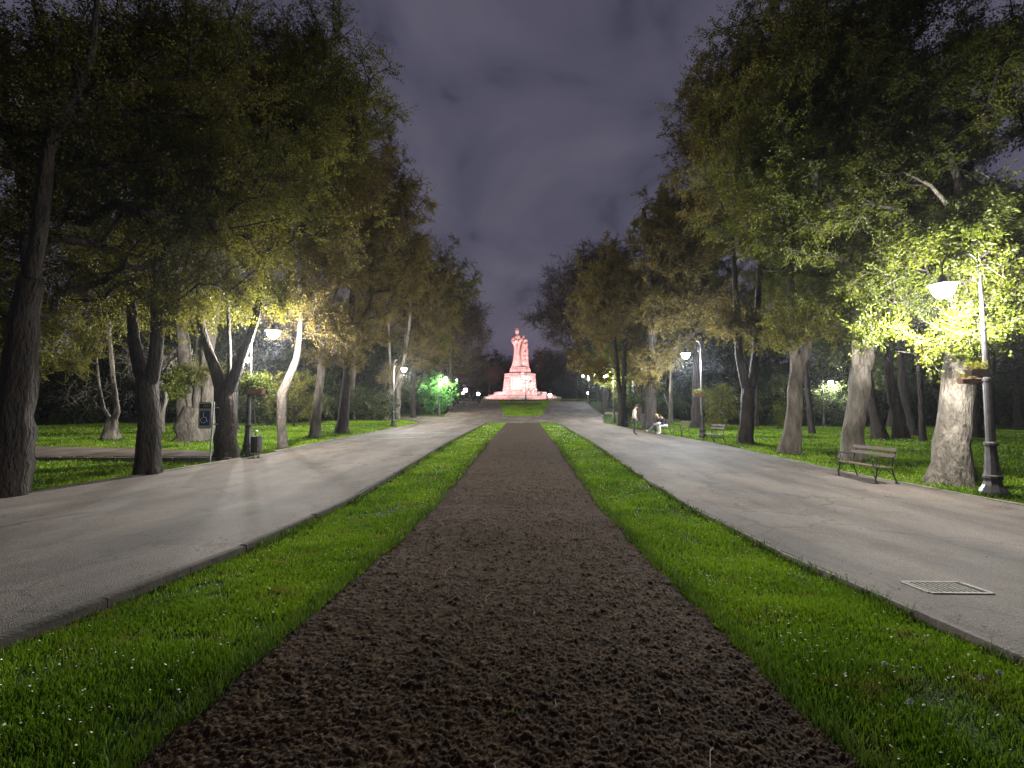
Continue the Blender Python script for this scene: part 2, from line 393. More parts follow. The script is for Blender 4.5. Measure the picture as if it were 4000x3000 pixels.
LK = [(-11.3, 0), (-10.95, 9.5), (-10.65, 11), (-10.15, 13.5), (-9.7, 16.5), (-9.4, 22), (-9.45, 30), (-9.7, 43), (-9.9, 46)]
RK = [(10.2, 0), (9.85, 9), (9.25, 14.2), (8.75, 23.8), (8.3, 28), (7.9, 37), (7.7, 46)]
def ek(K, y):
    return np.interp(y, [p[1] for p in K], [p[0] for p in K])
ML, MR = -3.6, 3.38                      # the planted median's edges
ISL = lambda y: np.interp(y, [55, 90], [-2.35, -5.3])     # upper grass island
ISR = lambda y: np.interp(y, [55, 90], [2.3, 5.4])
UL = lambda y: np.interp(y, [55, 90], [-9.3, -12.2])      # outer edges of the upper ramps
UR = lambda y: np.interp(y, [55, 90], [9.3, 11.6])
PH = .07                                  # path surface above the ground sheet
def strip(name, y0, y1, fl, fr, off_, mat, nx=10, dy=.5, side=.14):
    ys = np.arange(y0, y1 + 1e-6, dy); V = []; F = []
    for y in ys:
        off = off_(y) if callable(off_) else off_
        a, b = float(fl(y)), float(fr(y))
        row = [(a, y, g1(a, y) + off - side)] + [(a + (b - a) * k / nx, y, g1(a + (b - a) * k / nx, y) + off) for k in range(nx + 1)] + [(b, y, g1(b, y) + off - side)]
        V += row
    n = nx + 3
    for j in range(len(ys) - 1):
        for k in range(n - 1): F.append((j * n + k, j * n + k + 1, (j + 1) * n + k + 1, (j + 1) * n + k))
    o = np_mesh(name, np.array(V), np.array(F), mat, smooth=False)
    return tag(o, kind='structure')
PHL = lambda y: float(np.interp(y, [36, 45], [.10, PH]))
strip('path', -8, 45, lambda y: ek(LK, y), lambda y: ML, PHL, ASPH, 14)
strip('path', -8, 45, lambda y: MR, lambda y: ek(RK, y), PH, ASPH, 14)
strip('path', 45, 55, lambda y: np.interp(y, [45, 47, 53, 55], [-9.9, -14, -13.5, -9.4]), lambda y: np.interp(y, [45, 55], [7.8, 9.3]), PH, ASPH, 30)
strip('path', 55, 90, UL, ISL, PH, ASPH, 10, 1)
strip('path', 55, 90, ISR, UR, PH, ASPH, 10, 1)
strip('path', 90, 94, lambda y: -22.0, lambda y: 22.0, PH, ASPH, 30, 1)
# sandy side path at the left
strip('side_path', 16.9, 20.4, lambda y: -42.0, lambda y: np.interp(y, [16.9, 17.6, 19.4, 20.4], [-9.8, -9.75, -15.5, -24]), .045, m_sand, 30, .25)

# kerbs: rows of stones
def kerb(name, K, ys, wdt=.12, off=.085, sgn=1, mat=None, gap=.004):
    mb = MB(); L = 1.0
    for y in ys:
        x0, x1 = float(K(y)), float(K(y + L))
        j = random.uniform(-.008, .008); zt = (off(y) if callable(off) else off) + random.uniform(-.006, .006)
        ya, yb = y + gap, y + L - gap
        vs = []
        for (x, yy) in ((x0, ya), (x1, yb)):
            z = g1(x, yy)
            for (dx, zz) in ((0, -.12), (wdt * sgn, -.12), (wdt * sgn, zt - .012), (wdt * sgn * .8, zt), (wdt * sgn * .12, zt), (0, zt - .012)):
                vs.append((x + dx + j, yy, z + zz))
        fs = [(k, (k + 1) % 6, 6 + (k + 1) % 6, 6 + k) for k in range(6)] + [(5, 4, 3, 2, 1, 0), (6, 7, 8, 9, 10, 11)]
        mb.add(vs, fs)
    return tag(mb.build(name, mat or m_kerb), kind='structure')
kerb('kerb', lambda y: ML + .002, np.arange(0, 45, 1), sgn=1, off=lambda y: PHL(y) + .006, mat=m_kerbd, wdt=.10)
kerb('kerb', lambda y: MR - .002, np.arange(0, 45, 1), sgn=-1, off=PH + .004, wdt=.07)
kerb('kerb', lambda y: ek(LK, y) - .002, [y for y in np.arange(0, 45, 1) if not 15 < y < 18], sgn=-1, off=lambda y: PHL(y) + .02, wdt=.16)
kerb('kerb', lambda y: ek(RK, y) + .002, np.arange(0, 45, 1), sgn=1, off=.085, wdt=.13)
kerb('kerb', lambda y: ISL(y) + .002, np.arange(55, 90, 1), sgn=1, off=.13, wdt=.22)
kerb('kerb', lambda y: ISR(y) - .002, np.arange(55, 90, 1), sgn=-1, off=.13, wdt=.22)
kerb('kerb', lambda y: UR(y) + .002, np.arange(55, 90, 1), sgn=1, off=.15, wdt=.25)
kerb('kerb', lambda y: UL(y) - .002, np.arange(55, 90, 1), sgn=-1, off=.13, wdt=.2)
mb = MB()
for x in np.arange(-30, -10.5, 1.0):
    mb.box((x + .5, 15.75, g1(x, 15.75) + .06), (.97, .14, .20))
tag(mb.build('kerb', m_kerb), kind='structure')
mb = MB()
for x in np.arange(ML, MR - .5, .99):
    mb.box((x + .5, 45.06, g1(x, 45) + .02), (.97, .12, .16))
for x in np.arange(-2.3, 2.0, .9):
    mb.box((x + .45, 55.0, g1(x, 55) + .05), (.88, .14, .2))
tag(mb.build('kerb', m_kerb), kind='structure')

# worn painted lines across the left path
def line(name, pts, wd):
    mb = MB(); vs = []; fs = []
    for i, (u, v) in enumerate(pts):
        p = grd(u, v, PHL(28))
        for s_ in (-1, 1): vs.append((p.x, p.y + s_ * wd / 2, g1(p.x, p.y + s_ * wd / 2) + PHL(p.y) + .006))
    for i in range(len(pts) - 1): fs.append((2 * i, 2 * i + 2, 2 * i + 3, 2 * i + 1))
    mb.add(vs, fs); return tag(mb.build(name, m_line), kind='structure')
line('path_marking', [(800 + k * 11, 948 - k * .35) for k in range(13)], .14)
line('path_marking', [(832 + k * 12, 936 - k * .1) for k in range(12)], .12)

# ------------------------------------------------------------------ dug soil bed
def hash2(ix, iy, s):
    h = (ix * 374761393 + iy * 668265263 + s * 1442695041) & 0xffffffff
    h = ((h ^ (h >> 13)) * 1274126177) & 0xffffffff
    return ((h ^ (h >> 16)) & 0xffff) / 65535.0
def clods(X, Y, cell, seed, rmin, rmax, prob):
    ix = np.floor(X / cell).astype(np.int64); iy = np.floor(Y / cell).astype(np.int64)
    best = np.zeros_like(X)
    for dx in (-1, 0, 1):
        for dy in (-1, 0, 1):
            cx, cy_ = ix + dx, iy + dy
            px = (cx + hash2(cx, cy_, seed)) * cell; py = (cy_ + hash2(cx, cy_, seed + 1)) * cell
            r = cell * (rmin + (rmax - rmin) * hash2(cx, cy_, seed + 2))
            on = hash2(cx, cy_, seed + 3) < prob
            sq = .6 + .7 * hash2(cx, cy_, seed + 4)
            d2 = ((X - px) ** 2 * sq + (Y - py) ** 2 / sq)
            h = np.sqrt(np.maximum(0, r * r - d2)) * on * (.6 + .5 * hash2(cx, cy_, seed + 5))
            best = np.maximum(best, h)
    return best
def vnoise(X, Y, s, seed):
    X = X / s; Y = Y / s; ix = np.floor(X).astype(np.int64); iy = np.floor(Y).astype(np.int64)
    fx = X - ix; fy = Y - iy; fx = fx * fx * (3 - 2 * fx); fy = fy * fy * (3 - 2 * fy)
    a = hash2(ix, iy, seed); b = hash2(ix + 1, iy, seed); c = hash2(ix, iy + 1, seed); d = hash2(ix + 1, iy + 1, seed)
    return (a + (b - a) * fx) * (1 - fy) + (c + (d - c) * fx) * fy
ys = [1.2]
while ys[-1] < 43.8: ys.append(ys[-1] + max(.0085, .0036 * ys[-1]))
ys = np.array(ys)
nx = 430
bedL = lambda y: -1.72 + .06 * (vnoise(y, y * 0, .45, 5) - .5) + .05 * (vnoise(y, y * 0, .12, 6) - .5)
bedR = lambda y: 1.66 + .06 * (vnoise(y, y * 0, .45, 15) - .5) + .05 * (vnoise(y, y * 0, .12, 16) - .5)
a = bedL(ys)[:, None]; b = bedR(ys)[:, None]
tt = np.linspace(0, 1, nx)[None, :]
X = a + (b - a) * tt; Y = np.repeat(ys[:, None], nx, 1)
edge = np.minimum(tt, 1 - tt) * 3.4
Hh = .015 + .022 * vnoise(X, Y, .9, 3) + .008 * vnoise(X, Y, .2, 4)
Hh += clods(X, Y, .085, 11, .2, .40, .16) * .6
Hh += clods(X, Y, .040, 21, .22, .46, .4) * .8
Hh += clods(X, Y, .024, 31, .3, .62, .9) * .85
Hh += clods(X, Y, .015, 41, .3, .62, .85) * .8 * (Y < 8)
Hh *= np.clip(edge / .12, 0, 1)
Z = G(X, Y) + .004 + Hh
i = np.arange(X.size).reshape(X.shape)
F = np.stack([i[:-1, :-1].ravel(), i[:-1, 1:].ravel(), i[1:, 1:].ravel(), i[1:, :-1].ravel()], 1)
soil = np_mesh('soil_bed', np.stack([X.ravel(), Y.ravel(), Z.ravel()], 1), F, m_soil, smooth=True)
tag(soil, kind='structure')
# the small planted bed on the upper island
ys2 = np.arange(79, 84.6, .2); A2 = lambda y: np.interp(y, [79, 84.6], [-2.6, -3.4]) - .3; B2 = lambda y: np.interp(y, [79, 84.6], [2.6, 3.2]) + .2
strip('soil_bed', 78.5, 84.5, A2, B2, .14, m_soil, 20, .5, .12)

# ------------------------------------------------------------------ grass
rs = np.random.RandomState(3)
def blades(name, X, Y, hgt, wid, mat, z0=None, label=None, cat='grass'):
    n = len(X); Zb = (G(X, Y) if z0 is None else z0)
    an = rs.uniform(0, 2 * np.pi, n); ln = rs.uniform(.1, .75, n)
    dx, dy = np.cos(an), np.sin(an)
    la = rs.uniform(0, 2 * np.pi, n)
    h = hgt * rs.uniform(.5, 1.25, n)
    tip = np.stack([X + np.cos(la) * h * ln, Y + np.sin(la) * h * ln, Zb + h * np.sqrt(1 - (ln * .8) ** 2)], 1)
    mid = np.stack([X + np.cos(la) * h * ln * .35, Y + np.sin(la) * h * ln * .35, Zb + h * .55], 1)
    w_ = wid / 2
    V = np.stack([np.stack([X - dx * w_, Y - dy * w_, Zb - .004], 1), np.stack([X + dx * w_, Y + dy * w_, Zb - .004], 1),
                  mid + np.stack([dx * w_ * .9, dy * w_ * .9, 0 * dx], 1), tip, mid - np.stack([dx * w_ * .9, dy * w_ * .9, 0 * dx], 1)], 1).reshape(-1, 3)
    i = np.arange(n)[:, None] * 5
    F = i + np.array([[0, 1, 2, 4]]); F2 = i + np.array([[4, 2, 3, 3]])
    me_F = np.concatenate([F, i + np.array([[4, 2, 3, 3]])])
    # quads only: the tip quad is split as a thin triangle by offsetting its fourth corner
    V2 = V.copy()
    T = np.concatenate([i + np.array([[0, 1, 2]]), i + np.array([[0, 2, 4]]), i + np.array([[4, 2, 3]])])
    r = rs.uniform(0, 1, n)
    o = np_mesh(name, V, T, mat, attrs={'rnd': np.concatenate([r, r, r])})
    return tag(o, label, cat, None, 'stuff')
def scatter(y0, y1, fl, fr, dens, nmax=10 ** 7):
    """points with density dens(Y) per square metre"""
    out = []; y = y0
    while y < y1:
        dy = max(.25, .06 * y); yy = min(y + dy, y1); wdt = float(fr((y + yy) / 2) - fl((y + yy) / 2))
        n = int(dens((y + yy) / 2) * wdt * (yy - y))
        if n > 0:
            Y_ = rs.uniform(y, yy, n); a_ = fl(Y_); b_ = fr(Y_)
            out.append(np.stack([a_ + (b_ - a_) * rs.uniform(0, 1, n), Y_], 1))
        y = yy
    return np.concatenate(out)
def patchy(P, s, seed, lo, hi):
    """thin out by a noise so that the turf has tufts and bare spots"""
    k = vnoise(P[:, 0], P[:, 1], s, seed) * .6 + vnoise(P[:, 0], P[:, 1], s * .3, seed + 1) * .4
    return P[rs.uniform(0, 1, len(P)) < np.clip((k - lo) / (hi - lo), .12, 1)]
den = lambda y: 9500 if y < 3.5 else 9500 * (3.5 / y) ** 1.75
for nm, fl, fr, lab in (('lawn_grass', lambda y: ML + .10 + 0 * y, lambda y: bedL(y) + .07, 'thick green grass strip left of the dug soil bed'),
                        ('lawn_grass', lambda y: bedR(y) - .07, lambda y: MR - .06 + 0 * y, 'thick green grass strip right of the dug soil bed')):
    P = patchy(scatter(1.3, 44.8, fl, fr, den), .5, 9, .12, .5)
    blades(nm, P[:, 0], P[:, 1], np.minimum(.044 + .0006 * P[:, 1], .07) * (.65 + .7 * vnoise(P[:, 0], P[:, 1], .35, 77)), np.maximum(.0048, .0016 * P[:, 1]), GR, label=lab)
P = scatter(55, 90, ISL, ISR, lambda y: 60)
blades('lawn_grass', P[:, 0], P[:, 1], np.full(len(P), .14), np.full(len(P), .05), GR, label='mown grass island between the two upper ramps')
# tufts at the border of the soil, long and leaning
n = 7000; Yt = 1.4 + 22 * rs.uniform(0, 1, n) ** 1.8; side = rs.uniform(0, 1, n) < .5
Xt = np.where(side, bedL(Yt) + rs.uniform(-.06, .07, n), bedR(Yt) + rs.uniform(-.07, .06, n))
blades('grass_fringe', Xt, Yt, .08 + .07 * rs.uniform(0, 1, n), np.maximum(.0045, .0014 * Yt), GR2, z0=G(Xt, Yt) + .005, label='ragged longer grass along the border of the soil')
n = 9000; Yt = 1.4 + 40 * rs.uniform(0, 1, n) ** 1.6; side = rs.uniform(0, 1, n) < .6
Xt = np.where(side, ML + .12 + rs.uniform(0, .12, n) ** 1.0, MR - .02 - rs.uniform(0, .12, n))
keep = vnoise(Yt, Yt * 0, .9, 55) > np.where(side, .45, .2); Xt, Yt = Xt[keep], Yt[keep]; n = len(Xt)
blades('grass_fringe', Xt, Yt, .07 + .05 * rs.uniform(0, 1, n), np.maximum(.006, .002 * Yt), GR2, z0=G(Xt, Yt) + .01, label='grass and clover tufts growing against the inner kerbs')
# outer lawns
def trunk_tufts():
    XX = []; YY = []
    for (u, v, r_) in ((25, 1078, .45), (322, 1030, .33), (491, 995, .40), (425, 953, .95), (611, 972, .22), (679, 947, .33), (740, 937.5, .36), (241, 952, .4), (2055, 1047, .44), (1842, 997, .40), (1705, 982, .37), (1610, 960, .39), (1507, 926, .55), (1403, 932, .55), (2147, 1073, .24), (534, 987, .24), (1901, 950, .4), (1950, 950, .4)):
        p = grd(u, v); n = 260; a_ = rs.uniform(0, 6.283, n); q = r_ * (1 + rs.exponential(.18, n))
        XX.append(p.x + q * np.cos(a_)); YY.append(p.y + q * np.sin(a_))
    XX = np.concatenate(XX); YY = np.concatenate(YY)
    ok = (XX > ek(RK, YY) + .1) | (XX < ek(LK, YY) - .15); XX, YY = XX[ok], YY[ok]
    blades('grass_fringe', XX, YY, np.full(len(XX), .15), np.maximum(.010, .0016 * YY), GR2, label='taller grass tufts round the feet of trunks and lamp posts')
trunk_tufts()
lawnR = scatter(6, 46, lambda y: ek(RK, y) + .13, lambda y: np.clip(ek(RK, y) + 2 + y * 1.1, 0, 40), lambda y: 700 if y < 10 else 700 * (10 / y) ** 1.7)
lawnR = patchy(lawnR, 1.2, 33, .1, .5)
blades('lawn_grass', lawnR[:, 0], lawnR[:, 1], .085 * (.6 + .8 * vnoise(lawnR[:, 0], lawnR[:, 1], .8, 7)), np.maximum(.012, .0018 * lawnR[:, 1]), GR, label='daisy strewn park lawn on the right under the trees')
lawnL = scatter(8, 46, lambda y: np.clip(ek(LK, y) - 4 - y * 1.1, -42, 0), lambda y: ek(LK, y) - .18, lambda y: 600 if y < 12 else 600 * (12 / y) ** 1.7)
lawnL = patchy(lawnL, 1.2, 43, .1, .5)
yy_ = lawnL[:, 1]; inpath = (yy_ > 16.6) & (yy_ < np.interp(lawnL[:, 0], [-24, -15.5, -9.8], [20.5, 19.5, 17.7]))
lawnL = lawnL[~inpath]
blades('lawn_grass', lawnL[:, 0], lawnL[:, 1], .085 * (.6 + .8 * vnoise(lawnL[:, 0], lawnL[:, 1], .8, 8)), np.maximum(.012, .0018 * lawnL[:, 1]), GR, label='park lawn on the left around the forked trees')

def discs(name, X, Y, z, rad, mat, label, cat='daisies'):
    n = len(X); V = []; k = 6
    an = np.arange(k) * 2 * np.pi / k
    tx = rs.uniform(-.5, .5, n); ty = rs.uniform(-.7, .2, n)
    cxs = X[:, None] + rad[:, None] * np.cos(an)[None]; cys = Y[:, None] + rad[:, None] * np.sin(an)[None]
    czs = (G(X, Y) + z)[:, None] + rad[:, None] * (tx[:, None] * np.cos(an) + ty[:, None] * np.sin(an))
    V = np.stack([cxs, cys, czs], 2).reshape(-1, 3)
    top = V.copy()
    F = np.arange(n * k).reshape(n, k)
    # shallow domed head: a second, smaller ring above the petals
    V2 = np.stack([X[:, None] + .45 * rad[:, None] * np.cos(an), Y[:, None] + .45 * rad[:, None] * np.sin(an), czs + .35 * rad[:, None]], 2).reshape(-1, 3)
    i0 = np.arange(n)[:, None, None] * k; a_ = np.arange(k)[None, :, None]
    q = np.concatenate([i0 + a_, i0 + (a_ + 1) % k, n * k + i0 + (a_ + 1) % k, n * k + i0 + a_], 2).reshape(-1, 4)
    c4 = (n * k + np.arange(n)[:, None] * k + np.array([[0, 1, 2, 3]])); c5 = (n * k + np.arange(n)[:, None] * k + np.array([[0, 3, 4, 5]]))
    o = np_mesh(name, np.concatenate([V, V2]), np.concatenate([q, c4, c5]), mat)
    return tag(o, label, cat, None, 'stuff')
for fl, fr, lab, mul in ((lambda y: ML + .25 + 0 * y, lambda y: -1.85 + 0 * y, 'tiny white daisies dotting the left grass strip', .75), (lambda y: 1.8 + 0 * y, lambda y: MR - .15 + 0 * y, 'tiny white daisies dotting the right grass strip', 1.25)):
    P = scatter(1.6, 40, fl, fr, lambda y: mul * (70 if y < 5 else 70 * (5 / y) ** 1.0))
    k = vnoise(P[:, 0], P[:, 1], .7, 91); P = P[rs.uniform(0, 1, len(P)) < np.clip((k - .25) * 2.0, .05, 1)]
    discs('daisies', P[:, 0], P[:, 1], rs.uniform(.040, .065, len(P)), np.maximum(.0070, .0009 * P[:, 1]) * rs.uniform(.6, 1.25, len(P)), m_petal, lab)
for src, lab in ((lawnR, 'white daisies strewn over the right park lawn'), (lawnL, 'white daisies strewn over the left park lawn')):
    S = src[rs.choice(len(src), min(4200, len(src) // 4), replace=False)]
    k = vnoise(S[:, 0], S[:, 1], 1.5, 95); S = S[(k > .42) & (S[:, 1] < 34)]
    discs('daisies', S[:, 0], S[:, 1], np.full(len(S), .09), .0008 * S[:, 1] * rs.uniform(.5, 1.2, len(S)), m_petal, lab)
# pale bits and straws on the soil
n = 260; P = np.stack([rs.uniform(-1.55, 1.5, n), 1.7 + 12 * rs.uniform(0, 1, n) ** 1.6], 1)
mb = MB()
for x, y in P:
    an = random.uniform(0, 6.28); L = random.choice([.008, .012, .02, .05]); r_ = random.uniform(.0012, .003)
    z = g1(x, y) + .075
    mb.tube([(x, y, z), (x + L * math.cos(an), y + L * math.sin(an), z + .006), (x + 1.7 * L * math.cos(an + .5), y + 1.7 * L * math.sin(an + .5), z)], [r_, r_, r_ * .6], 4)
for (u, v) in ((972, 1250), (1060, 1310), (1545, 1690)):
    p = grd(u, v); L = .12
    mb.tube([(p.x - .03, p.y - .14, p.z + .075), (p.x - .04, p.y - .05, p.z + .10), (p.x, p.y + .05, p.z + .10), (p.x + .03, p.y + .09, p.z + .085)], .0028, 5)
tag(mb.build('plant_litter', m_straw), 'pale straws and bits lying on the dug soil', 'plant litter', None, 'stuff')
for (u, v, lab, r_, n_) in ((1103, 1552, 'small green weed sprouting in the soil near the bottom edge', .035, 14),):
    p = grd(u, v); o = empty('weed', (p.x, p.y, g1(p.x, p.y) + .03)); tag(o, lab, 'weed', 'weeds in the soil bed')
    V = []; F_ = []
    for q in range(n_):
        a_ = random.uniform(0, 6.28); d_ = Vector((math.cos(a_), math.sin(a_), random.uniform(.5, 1.4))).normalized(); b_ = Vector((-math.sin(a_), math.cos(a_), 0)); L = r_ * random.uniform(.5, 1.1); o0 = Vector((random.gauss(0, r_ * .3), random.gauss(0, r_ * .3), 0))
        k0 = len(V); V += [o0 - b_ * .003, o0 + d_ * L * .6 - b_ * .009, o0 + d_ * L, o0 + d_ * L * .6 + b_ * .009]; F_.append((k0, k0 + 1, k0 + 2, k0 + 3))
    np_mesh('leaves', np.array([tuple(q) for q in V]), np.array(F_), GR2, o, attrs={'rnd': rs.uniform(0, 1, len(F_))})
# leaf litter and grit on the paths
mb = MB()
for k in range(900):
    y = 3 + 26 * random.random() ** 1.3
    x = random.choice([random.uniform(-10, -3.8), random.uniform(3.6, 9.3)]) if k < 220 else random.choice([MR + .06 + random.expovariate(9), float(ek(RK, y)) - .08 - random.expovariate(4), ML - .06 - random.expovariate(9), float(ek(LK, y)) + .08 + random.expovariate(4)]) ; L = random.uniform(.006, .022) * (1 + y * .03)
    z = g1(x, y) + (PHL(y) if x < 0 else PH) + .004; an = random.uniform(0, 6.28); c_, s_ = math.cos(an), math.sin(an)
    mb.add([(x - L * c_, y - L * s_, z), (x + L * .4 * s_, y - L * .4 * c_, z + .003), (x + L * c_, y + L * s_, z + .004), (x - L * .4 * s_, y + L * .4 * c_, z + .008)], [(0, 1, 2, 3)])
tag(mb.build('fallen_leaves', [m_straw]), 'small fallen leaves and grit on the asphalt paths', 'leaf litter', None, 'stuff')

# dandelion clocks
def dandelion(u, v, h, lab):
    p = grd(u, v); o = empty('dandelion', (p.x, p.y, g1(p.x, p.y)))
    tag(o, lab, 'dandelion', 'dandelion clocks in the right grass strip')
    mb = MB(); mb.tube([(0, 0, 0), (.006, .004, h * .5), (.0, .008, h)], .0022, 5); mb.build('stem', GR2, o)
    mb = MB(); rg = random.Random(int(u))
    for k in range(90):
        d = Vector((rg.gauss(0, 1), rg.gauss(0, 1), rg.gauss(0, 1))).normalized()
        c_ = Vector((0, .008, h)) + d * .015
        a_ = d.orthogonal().normalized() * .0028; b_ = d.cross(a_)
        mb.add([Vector((0, .008, h)) + a_ * .08, c_ + a_, c_ + b_, c_ - a_, c_ - b_], [(1, 2, 3, 4), (0, 1, 2)])
    mb.build('seed_head', m_fluff, o)
for (u, v, h, lab) in ((1972, 1575, .13, 'dandelion clock standing lowest among grass at the bottom right'), (2166, 1518, .16, 'dandelion clock near the right frame edge beside the path kerb'),
                    (2126, 1520, .14, 'dandelion clock just left of another near the right kerb'), (1916, 1480, .12, 'dandelion clock beside daisies low in the right grass strip'),
                    (1585, 1196, .16, 'lone dandelion clock in the bright middle of the right grass strip')):
    dandelion(u, v, h, lab)

# ------------------------------------------------------------------ drain grate in the right path
p0 = grd(1950, 1256, PH); p1 = grd(2135, 1283, PH)
gx0, gx1 = 6.18, 6.98
gc = grd(2042, 1270, PH)
GW, GD = .56, .34
gr = empty('drain_grate', (gc.x, gc.y, g1(gc.x, gc.y) + PH + .003))
gr.rotation_euler.x = math.atan((g1(gc.x, gc.y + .17) - g1(gc.x, gc.y - .17)) / .34)
tag(gr, 'worn iron drain grate sunk in the right asphalt path', 'drain')
mb = MB()
for (cx, cy_, dx, dy) in ((0, -GD / 2, GW, .03), (0, GD / 2, GW, .03), (-GW / 2, 0, .035, GD - .03), (GW / 2, 0, .035, GD - .03)): mb.box((cx, cy_, .003), (dx, dy, .009))
mb.build('frame', m_grate, gr)
mb = MB()
for k in range(9):
    x = -GW / 2 + .05 + k * .052
    mb.box((x, 0, .004), (.016, GD - .034, .004))
mb.build('bars', m_grate, gr)
mb = MB()
for k in range(2): mb.box((-.065, -GD / 2 + .11 + k * .12, .0032), (.40, .004, .002))
mb.build('cross_bars', m_grate, gr)
mb = MB(); mb.box((0, 0, .0005), (GW - .03, GD - .03, .003)); mb.build('slot_shade', m_dark, gr)  # flat near-black sheet: shade of the slots painted, no hollow below

# ------------------------------------------------------------------ trees
def resample(pts, rad, step):
    P = [Vector(pts[0])]; Rr = [rad[0]]
    for i in range(len(pts) - 1):
        a, b = Vector(pts[i]), Vector(pts[i + 1]); L = (b - a).length; n = max(1, int(L / step))
        p_ = Vector(pts[i - 1]) if i > 0 else a - (b - a); q_ = Vector(pts[i + 2]) if i + 2 < len(pts) else b + (b - a)
        for k in range(1, n + 1):
            t = k / n
            c_ = .5 * ((2 * a) + (b - p_) * t + (2 * p_ - 5 * a + 4 * b - q_) * t * t + (3 * a - p_ - 3 * b + q_) * t ** 3)
            P.append(c_); Rr.append(rad[i] + (rad[i + 1] - rad[i]) * t)
    return P, Rr

def grow(name, stems, clusters, leafmat, barkmat, seed, twigs=6, tlen=.75, nleaf=16, lsize=.075, tr=.006, flare=1.28, leafmat2=None, root=None, droop=.15):
    """stems: [(points, radii)], clusters (n,3): builds an Empty > trunk, crown at the base of the first stem"""
    rg = np.random.RandomState(seed); rnd = random.Random(seed)
    base = Vector(stems[0][0][0])
    nodes = []; par = []; rspec = []; chains = []
    tb = MB()
    for si, (pts, rad) in enumerate(stems):
        P, Rr = resample(pts, rad, .35 if rad[0] > .1 else .5)
        for k in range(1, len(P) - 1):
            P[k] = P[k] + Vector((rnd.gauss(0, 1), rnd.gauss(0, 1), 0)) * Rr[k] * .07
        if si == 0 and flare > 1:
            for k in range(len(P)):
                h = P[k].z - base.z
                Rr[k] *= 1 + (flare - 1) * math.exp(-max(h, 0) / .22)
            P[0] = P[0] - Vector((0, 0, .25))
        idx0 = len(nodes); prev = -1
        if si > 0:
            A = np.array([tuple(q) for q in nodes]); prev = int(np.argmin(((A - np.array(P[0])) ** 2).sum(1)))
        for k, (q, r_) in enumerate(zip(P, Rr)):
            nodes.append(q); par.append(prev if k == 0 else idx0 + k - 1); rspec.append(r_)
        # stem skin with ridges
        n = 18 if Rr[0] > .12 else 10
        lob = [rnd.uniform(-.09, .09) for _ in range(n)]; rows = []
        ref = Vector((1, 0, 0)); vs = []
        for i_, p in enumerate(P):
            a_, b_ = P[max(i_ - 1, 0)], P[min(i_ + 1, len(P) - 1)]; t = (b_ - a_).normalized()
            u_ = (ref - t * ref.dot(t)).normalized(); ref = u_; w_ = t.cross(u_)
            h = max(p.z - base.z, 0)
            for k in range(n):
                an = 2 * math.pi * k / n
                r_ = Rr[i_] * (1 + lob[k] * (1 + (2.2 * math.exp(-h / .3) if si == 0 else 0)) + rnd.uniform(-.035, .035))
                vs.append(p + u_ * (r_ * math.cos(an)) + w_ * (r_ * math.sin(an)))
            lob = [l * .85 + rnd.uniform(-.03, .03) for l in lob]
        fs = [(i_ * n + k, i_ * n + (k + 1) % n, (i_ + 1) * n + (k + 1) % n, (i_ + 1) * n + k) for i_ in range(len(P) - 1) for k in range(n)]
        fs.append(tuple((len(P) - 1) * n + k for k in range(n)))
        tb.add([q - base for q in vs], fs)
    nstem = len(nodes)
    A = np.array([tuple(q) for q in nodes]); 
    Cc = np.asarray(clusters, float); tips = []
    if len(Cc):
        z0 = base.z + 1.8
        cap = len(nodes) + len(Cc) * 12; B = np.zeros((cap, 3)); B[:nstem] = A; nn = nstem
        d0 = np.sqrt(((Cc[:, None, :] - A[None]) ** 2).sum(2)).min(1)
        for ci in np.argsort(d0):
            c_ = Cc[ci]; D = np.sqrt(((B[:nn] - c_) ** 2).sum(1)) + 1.2 * np.maximum(0, B[:nn, 2] - c_[2] + .2) + 30 * (B[:nn, 2] < z0)
            j = int(np.argmin(D)); a_ = Vector(B[j]); b_ = Vector(c_); L = (b_ - a_).length
            k = max(1, min(10, int(L / .8))); ch = [j]; prev = j
            side = Vector((rnd.gauss(0, 1), rnd.gauss(0, 1), rnd.gauss(0, .6))) * L * .07
            for q in range(1, k + 1):
                t = q / k; p = a_.lerp(b_, t) + side * math.sin(t * math.pi) + Vector((0, 0, L * .10 * math.sin(t * math.pi)))
                p += Vector((rnd.gauss(0, 1), rnd.gauss(0, 1), rnd.gauss(0, 1))) * .05
                nodes.append(p); par.append(prev); rspec.append(None); B[nn] = p; prev = nn; ch.append(nn); nn += 1
            chains.append(ch); tips.append(nn - 1)
        cnt = np.zeros(nn); 
        for t_ in tips: cnt[t_] += 1
        for j in range(nn - 1, -1, -1):
            if par[j] >= 0: cnt[par[j]] += cnt[j]
        rad_ = lambda j: .0125 * max(1, cnt[j]) ** .47
        for ch in chains:
            rr = [min(rad_(ch[1]) * 1.15, rad_(ch[0]))] + [rad_(j) for j in ch[1:]]
            tb.mi = 1
            tb.tube([nodes[j] - base for j in ch], rr, 5 if rr[0] < .06 else 8, cap=False)
    if root is None: root = empty(name, base)
    else: root.location = base
    tb.build('trunk', [barkmat, BARKD], root, smooth=True)
    if not len(tips): return root
    # twigs and leaves, vectorised
    T = np.array([tuple(nodes[j]) for j in tips]) - np.array(base)
    Pj = np.array([tuple(nodes[par[j]]) for j in tips]) - np.array(base)
    bd = T - Pj; bd /= np.linalg.norm(bd, axis=1, keepdims=True) + 1e-6
    n = len(T) * twigs
    T2 = np.repeat(T, twigs, 0); bd2 = np.repeat(bd, twigs, 0); Pk = np.repeat(Pj, twigs, 0)
    st = T2 + (Pk - T2) * rg.uniform(0, .8, (n, 1))
    d = rg.normal(0, 1, (n, 3)); d /= np.linalg.norm(d, axis=1, keepdims=True)
